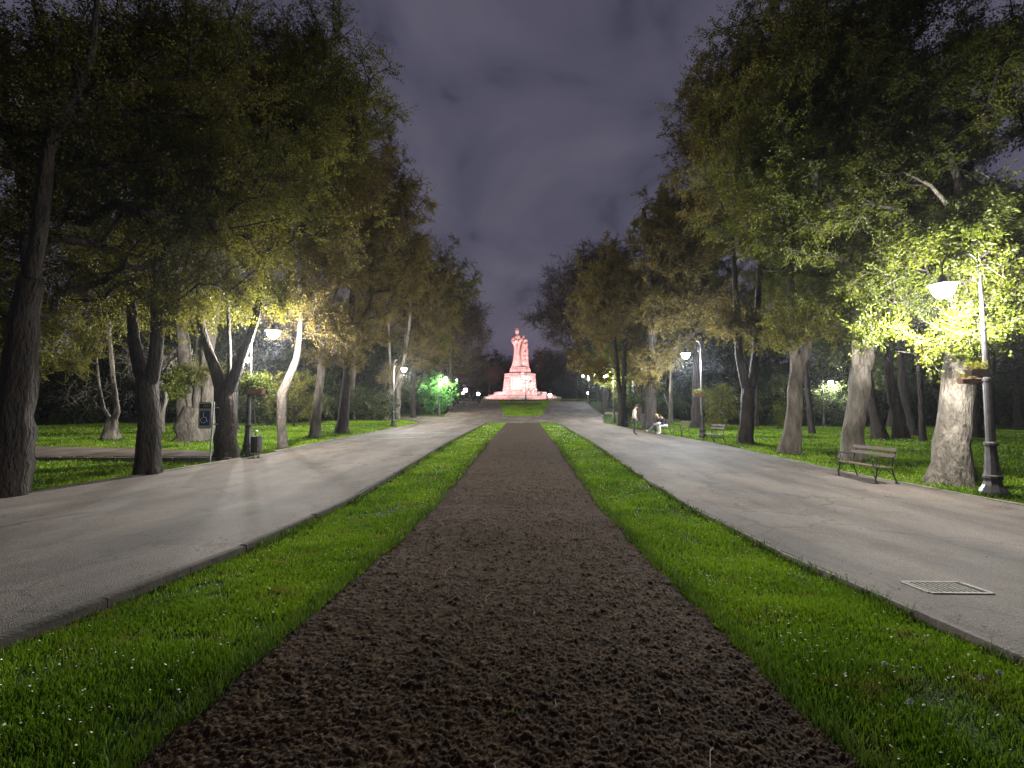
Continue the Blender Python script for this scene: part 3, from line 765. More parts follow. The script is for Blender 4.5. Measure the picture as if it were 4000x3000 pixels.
    d = d + bd2 * .7; d[:, 2] -= droop; d /= np.linalg.norm(d, axis=1, keepdims=True)
    Lt = tlen * rg.uniform(.45, 1.25, (n, 1)); en = st + d * Lt
    # three sided twig
    a_ = np.cross(d, rg.normal(0, 1, (n, 3))); a_ /= np.linalg.norm(a_, axis=1, keepdims=True); b_ = np.cross(d, a_)
    ring = [np.cos(q) * a_ + np.sin(q) * b_ for q in (0, 2.094, 4.189)]
    midp = (st + en) / 2 + rg.normal(0, .05, (n, 3))
    TV = np.stack([st + ring[0] * tr, st + ring[1] * tr, st + ring[2] * tr, midp + ring[0] * tr * .8, midp + ring[1] * tr * .8, midp + ring[2] * tr * .8,
                   en + ring[0] * tr * .4, en + ring[1] * tr * .4, en + ring[2] * tr * .4], 1).reshape(-1, 3)
    i0 = np.arange(n)[:, None] * 9
    TF = np.concatenate([i0 + np.array([[r_ * 3 + k, r_ * 3 + (k + 1) % 3, r_ * 3 + 3 + (k + 1) % 3, r_ * 3 + 3 + k]]) for r_ in (0, 1) for k in range(3)])
    Vs = [TV]; Fs = [TF]; mi = [np.zeros(len(TF), int)]; rn = [np.zeros(len(TF))]
    if nleaf:
        m = n * nleaf
        s_ = np.repeat(st, nleaf, 0); e_ = np.repeat(en, nleaf, 0); t = rg.uniform(.1, 1.08, (m, 1))
        c_ = s_ + (e_ - s_) * t + rg.normal(0, .055, (m, 3))
        ld = np.repeat(d, nleaf, 0) + rg.normal(0, .8, (m, 3)); ld[:, 2] -= .25; ld /= np.linalg.norm(ld, axis=1, keepdims=True)
        nv = rg.normal(0, .75, (m, 3)); nv[:, 2] += .8
        sd = np.cross(ld, nv); sd /= np.linalg.norm(sd, axis=1, keepdims=True) + 1e-9
        up = np.cross(sd, ld)
        ls = lsize * rg.uniform(.6, 1.3, (m, 1))
        LV_ = np.stack([c_, c_ + ld * ls * .5 + sd * ls * .34, c_ + ld * ls * 1.25 - up * ls * .18, c_ + ld * ls * .5 - sd * ls * .34], 1).reshape(-1, 3)
        LF = np.arange(m * 4).reshape(m, 4) + len(TV)
        Vs.append(LV_); Fs.append(LF); mi.append(np.ones(m, int)); rn.append(np.clip(np.repeat(np.repeat(rg.uniform(0, .5, len(T)), twigs), nleaf) + rg.uniform(0, .5, m), 0, 1))
    np_mesh('crown', np.concatenate(Vs), np.concatenate(Fs), [barkmat, leafmat], root, mi=np.concatenate(mi), attrs={'rnd': np.concatenate(rn)})
    return root

def lobes(c, R3, n, nl, seed, shell=.5, rl=.42, zmin=None):
    """cluster points gathered in n lobes filling the ellipsoid c, R3"""
    rg = np.random.RandomState(seed); out = []
    for k in range(n):
        d = rg.normal(0, 1, 3); d /= np.linalg.norm(d); rr = rg.uniform(.25, .72)
        lc = np.array(c) + d * rr * np.array(R3)
        r_ = np.array(R3) * rl * rg.uniform(.75, 1.2)
        q = rg.normal(0, 1, (nl, 3)); q /= np.linalg.norm(q, axis=1, keepdims=True)
        q *= rg.uniform(0, 1, (nl, 1)) ** shell
        out.append(lc + q * r_)
    P = np.concatenate(out)
    if zmin is not None: P = P[P[:, 2] > zmin]
    return P
def blob(u, v, Y, ru, n, seed, rv=None, ry=None):
    """cluster points in an ellipsoid round the point seen at (u, v) at distance Y, radius ru in reference pixels"""
    rg = np.random.RandomState(seed); c = np.array(at(u, v, Y)); r_ = ru / FU * Y; rz = (rv or ru) / FU * Y
    q = rg.normal(0, 1, (n, 3)); q /= np.linalg.norm(q, axis=1, keepdims=True); q *= rg.uniform(0, 1, (n, 1)) ** .45
    return c + q * np.array([r_, ry or r_, rz])
def stem(pts, Y, dY=0.0):
    """[(u, v, width in reference pixels)] -> points on the upright plane at distance Y, drifting dY per metre of height"""
    P = []; Rr = []
    for (u, v, wd) in pts:
        p = at(u, v, Y); h = p.z
        p2 = at(u, v, Y + dY * max(0, h - 2)); P.append(p2); Rr.append(wd / 2 / FU * Y)
    return P, Rr

TREES = []
HEADS = [((9.45, 10.3, 4.0), 1.6), ((9.6, 27, 4.6), 1.3), ((-9.2, 17.6, 4.4), 1.5), ((-9.8, 37.5, 5.1), 1.3), ((8.1, 45.5, 5.1), 1.0)]
def tree(name, base, stems, crown, lab, leaf=LG, bk=BARK, seed=1, blobs=(), group='trees lining the park avenue', cat='tree', extra=(), **kw):
    """base (u, v) on the ground; stems in reference pixels; crown: list of lobes() args in metres relative to the base"""
    b = grd(*base); Y = b.y
    st = []
    for k, (pts, dY) in enumerate(stems):
        P, Rr = stem(pts, Y, dY)
        if k == 0: P[0] = Vector((b.x, b.y, g1(b.x, b.y)))
        st.append((P, Rr))
    cl = []
    for (dx, dy, zc, rx, ry, rz, n, nl) in crown:
        cl.append(lobes((b.x + dx, b.y + dy, b.z + zc), (rx, ry, rz), int(n * 1.35), int(nl * 1.5), seed * 13 + len(cl)))
    for (u, v, dY, ru, n, rv) in blobs: cl.append(blob(u, v, Y + dY, ru, n, seed * 17 + int(u), rv))
    cl = np.concatenate(cl) if cl else []
    for L_, r_ in HEADS:
        if len(cl): cl = cl[np.sqrt(((cl - np.array(L_)) ** 2).sum(1)) > r_]
    kw['nleaf'] = int(kw.get('nleaf', 16) * 2.3); kw['twigs'] = kw.get('twigs', 6) + 2; kw['lsize'] = kw.get('lsize', .075) * .80
    o = grow(name, st, cl, leaf, bk, seed, **kw)
    tag(o, lab, cat, group); TREES.append(o); return o

# --- left row
tree('forked_tree', (24, 1078), [([(24, 1078, 78), (32, 900, 70), (50, 730, 52), (68, 600, 42)], 0), ([(66, 610, 32), (60, 500, 30), (45, 370, 23), (14, 240, 16), (2, 130, 9)], .15),
     ([(72, 600, 30), (92, 440, 27), (104, 330, 24), (150, 232, 19), (190, 140, 15), (206, 40, 10), (212, -90, 6)], -.1), ([(52, 400, 20), (54, 240, 18), (92, 105, 13), (66, -20, 8)], .25), ([(128, 270, 12), (230, 190, 9), (300, 90, 6)], .4)],
     [(1.2, 2.0, 9.0, 4.4, 3.8, 4.6, 15, 20)], 'thick forked tree cut by the left frame edge, dark trunk nearest on the left', LG, BARKD, 11,
     blobs=[(60, 700, 1.2, 110, 34, 70), (20, 520, .8, 90, 30, 90), (180, 620, 2.5, 110, 36, 90), (60, 300, .8, 110, 44, 90), (30, 130, 1.2, 110, 44, 90), (180, 120, .8, 110, 44, 80), (150, 420, 1.2, 90, 36, 80)], lsize=.065, nleaf=14, flare=1.0)
tree('forked_tree', (322, 1030), [([(322, 1030, 47), (322, 900, 43), (318, 815, 42)], 0), ([(312, 830, 28), (296, 770, 24), (287, 700, 21), (285, 640, 19), (262, 520, 14), (250, 400, 11), (228, 300, 8)], .1),
     ([(326, 826, 30), (340, 745, 26), (338, 650, 22), (330, 540, 20), (322, 430, 17), (350, 320, 12), (360, 200, 8)], -.05), ([(340, 735, 16), (362, 690, 13), (390, 620, 9), (410, 540, 6)], .3)],
     [(1.0, .8, 11.2, 4.6, 4.2, 6.2, 13, 19)], 'forked tree splitting into two stems, second from the left frame edge', LG, BARKD, 12,
     blobs=[(250, 640, 1, 90, 22, 60), (380, 640, 0, 80, 24, 60)], lsize=.068, nleaf=15)
tree('forked_tree', (491, 995), [([(491, 995, 46), (489, 900, 42), (486, 840, 42)], 0), ([(478, 846, 26), (462, 788, 21), (444, 741, 18), (434, 690, 16), (430, 600, 14), (414, 480, 12), (412, 380, 10), (372, 300, 6)], 0),
     ([(492, 838, 14), (496, 790, 9), (493, 694, 8), (488, 600, 6)], .1), ([(494, 846, 26), (519, 776, 20), (537, 734, 17), (551, 695, 15), (570, 590, 12), (600, 460, 9), (620, 330, 6)], -.08), ([(413, 440, 9), (440, 350, 7), (480, 290, 5)], .3)],
     [(1.2, 1.0, 12.6, 5.0, 4.6, 7.0, 15, 21)], 'broad trunk dividing into several stems between the wheelchair sign and the lamp post', LG, BARKD, 13,
     blobs=[(560, 640, -1, 70, 26, 50), (470, 660, 1, 60, 18, 45)], lsize=.075, nleaf=15)
tree('old_tree', (425, 953), [([(425, 953, 80), (428, 905, 72), (432, 880, 58)], 0), ([(404, 905, 38), (402, 830, 30), (396, 740, 24), (388, 640, 20), (380, 500, 12)], .1), ([(432, 890, 34), (437, 800, 30), (438, 720, 26), (436, 600, 20), (440, 450, 12)], .2),
     ([(450, 905, 34), (452, 840, 28), (449, 760, 24), (470, 640, 18), (490, 500, 10)], 0)],
     [(0, 1.0, 13, 4.8, 4.5, 6, 10, 14)], 'massive pale old tree with several stems behind the wheelchair sign', LG, BARKL, 14,
     blobs=[(440, 800, -2.2, 34, 6, 18)], lsize=.08, flare=1.1)
tree('leaning_tree', (611, 972), [([(611, 972, 20), (608, 916, 18), (609, 850, 20), (622, 822, 17), (640, 776, 14), (646, 736, 12), (650, 650, 11), (640, 520, 8), (660, 380, 5)], 0), ([(648, 690, 9), (690, 600, 7), (720, 500, 5)], .2)],
     [(0.4, 0, 12.6, 4.8, 4.4, 7.4, 15, 20)], 'slender pale tree bent like an elbow just right of the left lamp', LO, BARK, 15,
     blobs=[(650, 660, -.5, 90, 36, 60), (720, 700, 1.5, 60, 20, 50)], lsize=.08, nleaf=16)
tree('avenue_tree', (679, 947), [([(679, 947, 25), (686, 871, 18), (692, 821, 16), (696, 740, 14), (700, 600, 12), (690, 450, 9), (710, 320, 5)], 0), ([(698, 700, 9), (740, 600, 7), (770, 480, 5)], 0)],
     [(1.0, 0, 13.0, 5.0, 4.4, 7.8, 15, 20)], 'avenue tree with flared grey trunk right of the bent slender tree', LO, BARK, 16,
     blobs=[(740, 700, 0, 55, 20, 50), (690, 760, -1, 40, 10, 30)], lsize=.085)
tree('avenue_tree', (740, 937.5), [([(740, 937.5, 26), (744, 871, 20), (749, 821, 17), (752, 740, 14), (765, 600, 11), (770, 450, 8), (780, 360, 5)], 0), ([(752, 790, 10), (790, 690, 7), (820, 560, 5)], .1)],
     [(.8, 0, 12.4, 5.0, 4.4, 7.4, 15, 20)], 'dark avenue tree third left of the far lamp with straight flared trunk', LO, BARKD, 17,
     blobs=[(800, 700, 0, 55, 22, 55), (760, 770, -1, 34, 10, 24)], lsize=.09)
tree('thin_tree', (762, 905), [([(762, 905, 10), (762, 840, 9), (766, 760, 8), (760, 640, 6)], 0)], [(0, 0, 13, 3.6, 4, 5, 7, 12)], 'thin pale trunk standing behind the dark avenue tree on the left', LG, BARKL, 18, lsize=.1)
tree('leaning_tree', (831, 908), [([(831, 908, 16), (838, 861, 11), (850, 838, 9), (862, 812, 8), (880, 740, 6.5), (890, 620, 5)], 0), ([(845, 840, 6), (842, 760, 5), (836, 640, 4)], 0)],
     [(2.0, 1, 12.5, 5.2, 4.8, 7.6, 14, 19)], 'pale tree leaning to the right directly behind the second left lamp post', LO, BARKL, 19, blobs=[(840, 815, -1, 24, 14, 18), (860, 800, 0, 30, 12, 16)], lsize=.1)
tree('leaning_tree', (857, 906), [([(857, 906, 12), (861, 861, 10), (860, 840, 9), (868, 815, 7), (880, 700, 6), (900, 600, 4)], 0)], [(3.0, 1, 12.0, 5.2, 4.8, 7.2, 13, 18)],
     'yellowish slim trunk right of the second left lamp beside a litter bin', LO, BARKL, 20, lsize=.1)
tree('avenue_tree', (893, 903), [([(893, 903, 11), (892, 860, 9), (894, 819, 8), (905, 700, 6), (920, 600, 4)], 0), ([(893, 850, 6), (906, 832, 4), (916, 800, 3)], 0)], [(2.8, 1, 12.5, 5, 4.6, 6.6, 11, 16)],
     'dark trunk with a side limb left of the vivid green bush', LG, BARKD, 21, blobs=[(940, 740, 0, 50, 22, 60)], lsize=.12)
# behind the left row
tree('split_tree', (241, 952), [([(241, 952, 30), (240, 925, 24), (243, 905, 20)], 0), ([(243, 912, 14), (252, 890, 12), (247, 844, 10), (241, 784, 9), (236, 690, 7), (250, 560, 5)], 0), ([(238, 905, 9), (225, 884, 7), (215, 834, 5), (208, 770, 4)], 0)],
     [(0, 1, 10, 4.2, 4.2, 5, 9, 14)], 'short flared trunk splitting into two thin stems on the far left lawn', LG, BARKL, 22, blobs=[(130, 780, -2, 60, 16, 40), (200, 740, -2, 50, 14, 40)], group='trees on the left lawn', lsize=.08)
def bare(name, base, stems, clusters, lab, seed, bk=BARKD, leaf=LR, group='bare trees', **kw):
    b = grd(*base); st = []
    for k, (pts, dY) in enumerate(stems):
        P, Rr = stem(pts, b.y, dY)
        if k == 0: P[0] = Vector((b.x, b.y, g1(b.x, b.y)))
        st.append((P, Rr))
    cl = np.concatenate([blob(u, v, b.y + dY, ru, n, seed + int(u), rv) for (u, v, dY, ru, n, rv) in clusters])
    o = grow(name, st, cl, leaf, bk, seed, **kw); tag(o, lab, 'tree', group); TREES.append(o); return o
bare('bare_tree', (345, 934), [([(345, 934, 14), (350, 890, 11), (357, 853, 10), (346, 822, 9), (330, 780, 7)], 0), ([(346, 822, 6), (370, 780, 4), (400, 760, 2.5)], -.3)],
     [(360, 790, 0, 60, 40, 45), (280, 780, -1, 50, 20, 40), (200, 850, -2, 60, 18, 30), (400, 800, -1, 30, 20, 30)], 'bare twisting branches of a pale tree behind the forked trunk', 23, BARKL, twigs=5, tlen=1.0, nleaf=1, tr=.011, lsize=.06, group='trees on the left lawn')
tree('bright_shrub', (415, 955), [([(415, 955, 4), (410, 880, 3), (405, 840, 2)], 0)], [], 'low branch of bright fresh leaves beside the wheelchair sign', LB, BARKL, 24, blobs=[(400, 812, -1.5, 42, 26, 12), (385, 845, -1.5, 26, 10, 9)],
     group='trees on the left lawn', twigs=6, tlen=.4, nleaf=12, lsize=.10)

# --- right row
tree('gnarled_tree', (2055, 1047), [([(2055, 1047, 68), (2060, 960, 58), (2067, 886, 53), (2073, 803, 54), (2076, 760, 44), (2079, 670, 38), (2084, 560, 32), (2075, 430, 20), (2050, 320, 8)], .12),
     ([(2082, 700, 26), (2130, 540, 14), (2170, 440, 8)], .2), ([(2075, 480, 10), (2010, 400, 7), (1950, 370, 4)], .05)],
     [(0, 3.0, 9.6, 5.2, 4.2, 5.2, 15, 21)], 'gnarled pale barked tree brightly lit beside the nearest right lamp', LB, BARKL, 31,
     blobs=[(1950, 690, -.6, 60, 34, 20), (1895, 715, -.6, 34, 16, 24), (2015, 745, -.7, 34, 16, 36), (2085, 715, -.8, 60, 34, 36), (2170, 665, -.6, 60, 34, 44), (2010, 640, .6, 90, 30, 40), (1990, 540, .9, 120, 46, 50), (2160, 480, .3, 110, 50, 80), (2120, 590, .2, 90, 36, 40), (2125, 555, -1.7, 50, 22, 30), (2040, 500, -1.9, 70, 24, 26), (2160, 150, .5, 110, 44, 90), (2060, 200, 1.0, 90, 34, 80), (2130, 260, 1.5, 120, 46, 90), (2180, 80, 2, 100, 34, 80), (2040, 120, 2.5, 90, 26, 70), (1900, 600, 1.2, 70, 26, 36)],
     lsize=.075, nleaf=15, tlen=.55, droop=.35)
tree('gnarled_tree', (1842, 997), [([(1842, 997, 46), (1845, 930, 38), (1848, 880, 36), (1856, 830, 40), (1858, 790, 34)], 0), ([(1850, 800, 18), (1847, 753, 16), (1855, 690, 15), (1864, 650, 13), (1866, 560, 10), (1850, 440, 6)], 0),
     ([(1866, 800, 26), (1880, 740, 24), (1893, 670, 20), (1908, 610, 17), (1912, 500, 13), (1900, 360, 9)], .1), ([(1890, 645, 5), (1850, 595, 4), (1813, 553, 3)], 0)],
     [(.2, 1.2, 12.6, 5.6, 4.8, 7.0, 17, 22)], 'stout pale trunk forking high up behind the nearest right bench', LG, BARKL, 32,
     blobs=[(1780, 640, 0, 60, 22, 40)], lsize=.08)
tree('avenue_tree', (1705, 982), [([(1705, 982, 38), (1712, 920, 31), (1717, 870, 28), (1721, 804, 27), (1722, 770, 24)], 0), ([(1716, 780, 16), (1712, 700, 14), (1708, 600, 12), (1715, 450, 8)], 0), ([(1728, 790, 18), (1745, 750, 15), (1760, 680, 12), (1780, 560, 9), (1790, 420, 5)], .1)],
     [(1.6, 0, 13.6, 5.4, 4.8, 7.6, 18, 22)], 'leaning rough trunk between the two benches, left of the stout pale tree', LG, BARK, 33,
     blobs=[(1700, 700, -1, 60, 26, 40), (1790, 690, 0, 50, 16, 40)], lsize=.085)
tree('forked_tree', (1610, 960), [([(1610, 960, 33), (1612, 900, 27), (1617, 840, 26)], 0), ([(1612, 838, 18), (1599, 784, 15), (1593, 724, 14), (1590, 640, 11), (1580, 500, 8), (1570, 380, 5)], 0), ([(1622, 838, 20), (1631, 784, 17), (1634, 724, 15), (1640, 600, 12), (1650, 450, 8)], .1)],
     [(1.3, 0, 13.6, 5.0, 4.6, 7.8, 18, 22)], 'dark trunk forking in a Y shape right of the second right lamp', LO, BARKD, 34,
     blobs=[(1580, 690, -1, 46, 20, 36), (1640, 700, -1, 40, 14, 30)], lsize=.09)
tree('avenue_tree', (1507, 926), [([(1507, 926, 28), (1507, 870, 23), (1506, 820, 20), (1510, 700, 15), (1500, 560, 10)], 0)], [(0, 0, 13.5, 5.2, 5, 6.4, 11, 16)], 'dark straight trunk seen behind the second right lamp post', LG, BARKD, 35, group='trees on the right lawn', lsize=.11)
tree('avenue_tree', (1403, 932), [([(1404, 932, 28), (1405, 880, 25), (1407, 830, 23), (1410, 700, 20), (1400, 560, 13), (1390, 450, 7)], 0)], [(2.2, 0, 12.0, 5.2, 4.8, 7.0, 15, 20)], 'thick mossy trunk standing between the benches by the three people', LO, BARKD, 36,
     blobs=[(1400, 790, -1.5, 46, 22, 40), (1450, 760, 0, 40, 16, 40)], lsize=.10)
tree('forked_tree', (1346, 922), [([(1346, 922, 20), (1344, 880, 17), (1343, 858, 17)], 0), ([(1341, 862, 11), (1336, 828, 9), (1330, 760, 7), (1310, 640, 5)], 0), ([(1345, 862, 12), (1348, 820, 10), (1352, 720, 8), (1370, 600, 5)], 0)],
     [(.2, 0, 10.2, 5.4, 4.8, 6.4, 14, 20)], 'dark V shaped tree left of the standing person by the path', LO, BARKD, 37,
     blobs=[(1300, 800, 0, 40, 22, 36), (1260, 780, 2, 36, 12, 36)], lsize=.11)
tree('thin_tree', (1449, 915), [([(1449, 915, 9), (1449, 870, 8), (1450, 820, 7), (1452, 740, 5)], 0), ([(1448, 885, 4), (1440, 868, 3), (1434, 850, 2)], 0)], [(0, 0, 11, 4.2, 4.2, 5, 8, 14)], 'slim pale trunk with a low side fork behind the seated people', LG, BARKL, 38, group='trees on the right lawn', lsize=.11)
for k, (bu, bv, st_, lab, bk, lf) in enumerate([
    ((1633), 922, [(1633, 922, 12), (1629, 860, 10), (1628, 780, 8), (1632, 600, 5)], 'thin lawn tree seen just right of the Y shaped tree', BARK, LG),
    (1755, 938, [(1757, 938, 13), (1748, 880, 11), (1742, 820, 9), (1735, 700, 6)], 'dark slightly tilted lawn tree left of the distant right lamp', BARKD, LG),
    (1901, 950, [(1903, 950, 28), (1890, 900, 20), (1878, 836, 17), (1870, 740, 13), (1860, 600, 8)], 'dark trunk tilting left behind the stout pale tree', BARKD, LD),
    (1950, 950, [(1953, 950, 30), (1940, 900, 22), (1926, 835, 18), (1915, 740, 13), (1910, 600, 8)], 'broad dark trunk tilting left, middle of the far right lawn', BARKD, LD),
    (1972, 943, [(1976, 943, 24), (1962, 890, 18), (1950, 830, 14), (1945, 700, 9)], 'dark tilted trunk immediately left of the slim straight trunk', BARKD, LD),
    (1993, 955, [(1994, 955, 13), (1990, 880, 10), (1986, 791, 9), (1984, 680, 7)], 'slim straight dark trunk left of the gnarled lit tree', BARKD, LD),
    (2105, 947, [(2108, 947, 26), (2104, 880, 18), (2102, 800, 15), (2098, 660, 10)], 'dark trunk half hidden between the gnarled tree and lamp', BARKD, LD),
    (2135, 946, [(2137, 946, 18), (2140, 880, 14), (2142, 800, 12), (2146, 660, 8)], 'dark trunk just right of the nearest lamp post in the lawn', BARKD, LD)]):
    tree('lawn_tree', (bu, bv), [(st_, 0)], [(0, .5, 11.0, 4.6, 4.6, 5.0, 9, 13)], lab, lf, bk, 50 + k, group='trees on the right lawn', lsize=.11, nleaf=12)

# --- bare trees near the monument
def wtree(name, x, y, H, rad, crown, lab, seed, leaf=LR, bk=BARKD, group='bare trees', **kw):
    z = g1(x, y); rnd = random.Random(seed)
    pts = [Vector((x, y, z)), Vector((x + rnd.uniform(-.3, .3), y, z + H * .2)), Vector((x + rnd.uniform(-.5, .5), y, z + H * .45)), Vector((x + rnd.uniform(-.8, .8), y, z + H * .8))]
    st = [(pts, [rad, rad * .75, rad * .5, rad * .15])]
    cl = np.concatenate([lobes((x + c_[0], y + c_[1], z + c_[2]), c_[3:6], c_[6], c_[7], seed * 7 + i_) for i_, c_ in enumerate(crown)])
    o = grow(name, st, cl, leaf, bk, seed, **kw); tag(o, lab, 'tree', group); TREES.append(o); return o
wtree('bare_tree', -10.5, 66, 21, .42, [(1.8, 0, 13.5, 6, 5, 8, 20, 28)], 'tall bare reddish tree left of the monument, end of the left row', 61, twigs=9, tlen=1.3, nleaf=5, tr=.022, lsize=.12)
wtree('bare_tree', 10.8, 62, 20, .45, [(-3.2, 0, 14.5, 7, 5, 8.5, 26, 30), (-7.2, 2, 13.0, 4.0, 3, 3.2, 8, 14)], 'spreading bare tree reaching over the avenue right of the monument', 62, twigs=7, tlen=1.3, nleaf=4, tr=.020, lsize=.11)
wtree('bare_tree', 12.5, 50, 22, .42, [(-3.4, 0, 15.5, 6.2, 5, 7.0, 24, 30)], 'bare tree with brushlike top above the right row of crowns', 63, twigs=7, tlen=1.3, nleaf=4, tr=.020, lsize=.10)
wtree('avenue_tree', 11.4, 52, 15, .35, [(0, 0, 9, 4.8, 4.5, 6.0, 15, 26), (-2.0, -4.5, 4.6, 3.0, 2.0, 1.4, 7, 16)], 'leafy tree lit yellow by the third right lamp', 64, leaf=LB, group='trees lining the park avenue', twigs=6, nleaf=13, lsize=.13)
wtree('avenue_tree', 13.5, 72, 13, .35, [(0, 0, 8, 4.8, 4.5, 5.0, 15, 22)], 'leafy tree beside the upper right ramp', 65, leaf=LG, group='trees lining the park avenue', twigs=6, nleaf=12, lsize=.16)
wtree('flowering_tree', -7.6, 104, 10, .25, [(0, 0, 6.5, 4, 3.5, 3.8, 10, 14)], 'smaller pinkish budding tree just left of the monument', 66, leaf=LR, bk=BARK, twigs=6, tlen=1.1, nleaf=6, tr=.02, lsize=.16)
wtree('avenue_tree', -13.2, 76, 13, .35, [(0, 0, 8, 5.2, 4.5, 5.0, 14, 22)], 'low crowned tree above the walkers at the upper left ramp', 67, leaf=LG, group='trees lining the park avenue', twigs=6, nleaf=12, lsize=.16)

# --- background woodland: copies of a few trees
bgs = [o for o in TREES if o.name.startswith(('avenue_tree', 'lawn_tree', 'leaning_tree'))]
srcA = wtree('woodland_tree', 30, 64, 17, .4, [(0, 0, 9.5, 5.6, 5.2, 7.4, 18, 22)], 'dark leafy tree in the wood behind the lawns', 71, leaf=LD, group='woodland trees closing the park', twigs=6, nleaf=12, lsize=.19)
srcB = wtree('woodland_tree', -34, 52, 16, .4, [(0, 0, 8.5, 5.4, 5.4, 7.4, 18, 22)], 'dark leafy tree in the wood behind the lawns', 72, leaf=LD, group='woodland trees closing the park', twigs=6, nleaf=12, lsize=.19)
rb = random.Random(5)
spots = [(20, 62), (38, 58), (47, 66), (27, 78), (56, 58), (66, 62), (41, 80), (15, 96), (24, 100), (33, 100), (60, 80), (16, 120), (6, 124), (-6, 122), (-16, 116), (-24, 104), (-20, 88), (-22, 70), (-17, 58),
         (-26, 56), (-42, 48), (-50, 52), (-36, 66), (-58, 46), (-48, 70), (-30, 84), (10, 138), (-2, 140), (-12, 136), (48, 46), (56, 40), (-44, 36), (-54, 32), (22, 132), (36, 46), (-34, 40), (62, 30)]
for i_, (x, y) in enumerate(spots):
    o = copy_tree(srcA if i_ % 2 else srcB); x += rb.uniform(-1.5, 1.5); y += rb.uniform(-1.5, 1.5)
    o.location = (x, y, g1(x, y)); o.rotation_euler.z = rb.uniform(0, 6.28); s_ = rb.uniform(.8, 1.15); o.scale = (s_, s_, s_ * rb.uniform(.85, 1.05))

# --- shrubs
def shrub(name, x, y, rx, ry, h, lab, leaf, seed, n=60, lsize=.10, nleaf=16, group='shrubs and hedges', twigs=6, tlen=.45):
    z = g1(x, y); rg = np.random.RandomState(seed); rnd = random.Random(seed)
    st = [([Vector((x, y, z)), Vector((x + rx * .1, y, z + h * .35)), Vector((x + rx * .15, y, z + h * .7))], [.06, .045, .02])]
    for q in range(3):
        a_ = q * 2.1 + seed; st.append(([Vector((x, y, z + .05)), Vector((x + rx * .35 * math.cos(a_), y + ry * .35 * math.sin(a_), z + h * .4))], [.04, .02]))
    q = rg.normal(0, 1, (n, 3)); q /= np.linalg.norm(q, axis=1, keepdims=True); q *= rg.uniform(0, 1, (n, 1)) ** .35
    P = np.array([x, y, z + h * .52]) + q * np.array([rx, ry, h * .5]); P[:, 2] = np.maximum(P[:, 2], z + .12)
    # trunk limit does not apply to shrubs: lift the base out of the way
    o = grow(name, st, P, leaf, BARKD, seed, twigs=twigs, tlen=tlen, nleaf=nleaf, lsize=lsize, flare=1)
    tag(o, lab, 'shrub', group); return o
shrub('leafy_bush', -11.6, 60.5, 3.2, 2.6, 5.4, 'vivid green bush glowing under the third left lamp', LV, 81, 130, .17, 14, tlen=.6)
b = grd(1557, 932); shrub('leafy_bush', b.x, b.y, 1.25, 1.1, 3.1, 'rounded dark bush with yellowish lit top behind the second bench', LG, 82, 90, .09, 18)
b = grd(655, 925); shrub('leafy_bush', b.x - 1.2, 33, 2.2, 1.6, 4.0, 'dark green bush between the bent tree and flared trunk', LG, 83, 100, .11, 15)
b = grd(590, 925); shrub('leafy_bush', b.x - 1.8, 35, 2.8, 1.6, 3.4, 'spreading dark bush behind the left lamp post', LD, 84, 100, .11, 15)
for k, (x, y, rx, h, lab) in enumerate([(-14.5, 44, 2.6, 3.0, 'dark hedge shrub behind the thin pale trunk'), (-17.5, 50, 3.0, 3.6, 'dark hedge shrub left of the asphalt bay'), (16.5, 54, 3.0, 3.0, 'dark hedge shrub behind the seated people'),
                                 (-19, 41, 3.2, 2.6, 'long low dark shrub at the back of the left lawn')]):
    shrub('hedge_shrub', x, y, rx, 1.8, h, lab, LD, 90 + k, 90, .14, 13, tlen=.55)
hb = shrub('hedge_belt', 24, 55, 4.2, 2.6, 5.2, 'dark undergrowth bush closing the wood edge', LD, 99, 190, .20, 13, tlen=.8, group='dark undergrowth along the wood edge')
for (x, y) in [(31, 58), (38, 55), (45, 52), (52, 49), (59, 44), (64, 37), (68, 29), (18, 60), (17, 72), (20, 82), (28, 66), (-24, 58), (-31, 55), (-38, 51), (-45, 45), (-51, 38), (-56, 30), (-60, 22), (-19, 66), (-20, 78), (-21, 90), (16, 104), (9, 114), (1, 116), (-8, 114), (-16, 108), (24, 92), (-30, 47), (-24, 50), (42, 60), (35, 51)]:
    o = copy_tree(hb); o.location = (x, y, g1(x, y)); o.rotation_euler.z = rb.uniform(0, 6.28); s_ = rb.uniform(.85, 1.25); o.scale = (s_, s_, s_)
for k in range(40):
    a_ = R(-62 + k * 124 / 39); d_ = rb.uniform(80, 92) if abs(a_) > R(20) else 132
    x, y = d_ * math.sin(a_), d_ * math.cos(a_)
    if abs(x) < 26 and y < 100: continue
    o = copy_tree(hb); o.location = (x, y, g1(x, y)); o.rotation_euler.z = rb.uniform(0, 6.28); o.scale = (1.7, 1.7, 1.7)
srcC = wtree('budding_tree', -12, 118, 16, .4, [(0, 0, 9.5, 5.6, 5.2, 6.8, 16, 18)], 'brownish budding tree behind the monument', 73, leaf=LR, bk=BARK, group='budding trees behind the monument', twigs=6, nleaf=8, tr=.02, tlen=1.1, lsize=.19)
for (x, y, s_) in ((-12.5, 105, .62), (-16, 101, .6), (-4, 124, .85), (7, 118, 1.0), (13, 112, 1.05), (-17, 110, 1.0), (20, 118, 1.0), (2, 130, .9)):
    o = copy_tree(srcC); o.location = (x, y, g1(x, y)); o.rotation_euler.z = rb.uniform(0, 6.28); o.scale = (s_, s_, s_)
b = grd(1380, 922); shrub('leafy_bush', b.x + .6, 45, 1.6, 1.4, 3.4, 'dark green bush behind the standing person', LD, 95, 70, .12, 14)
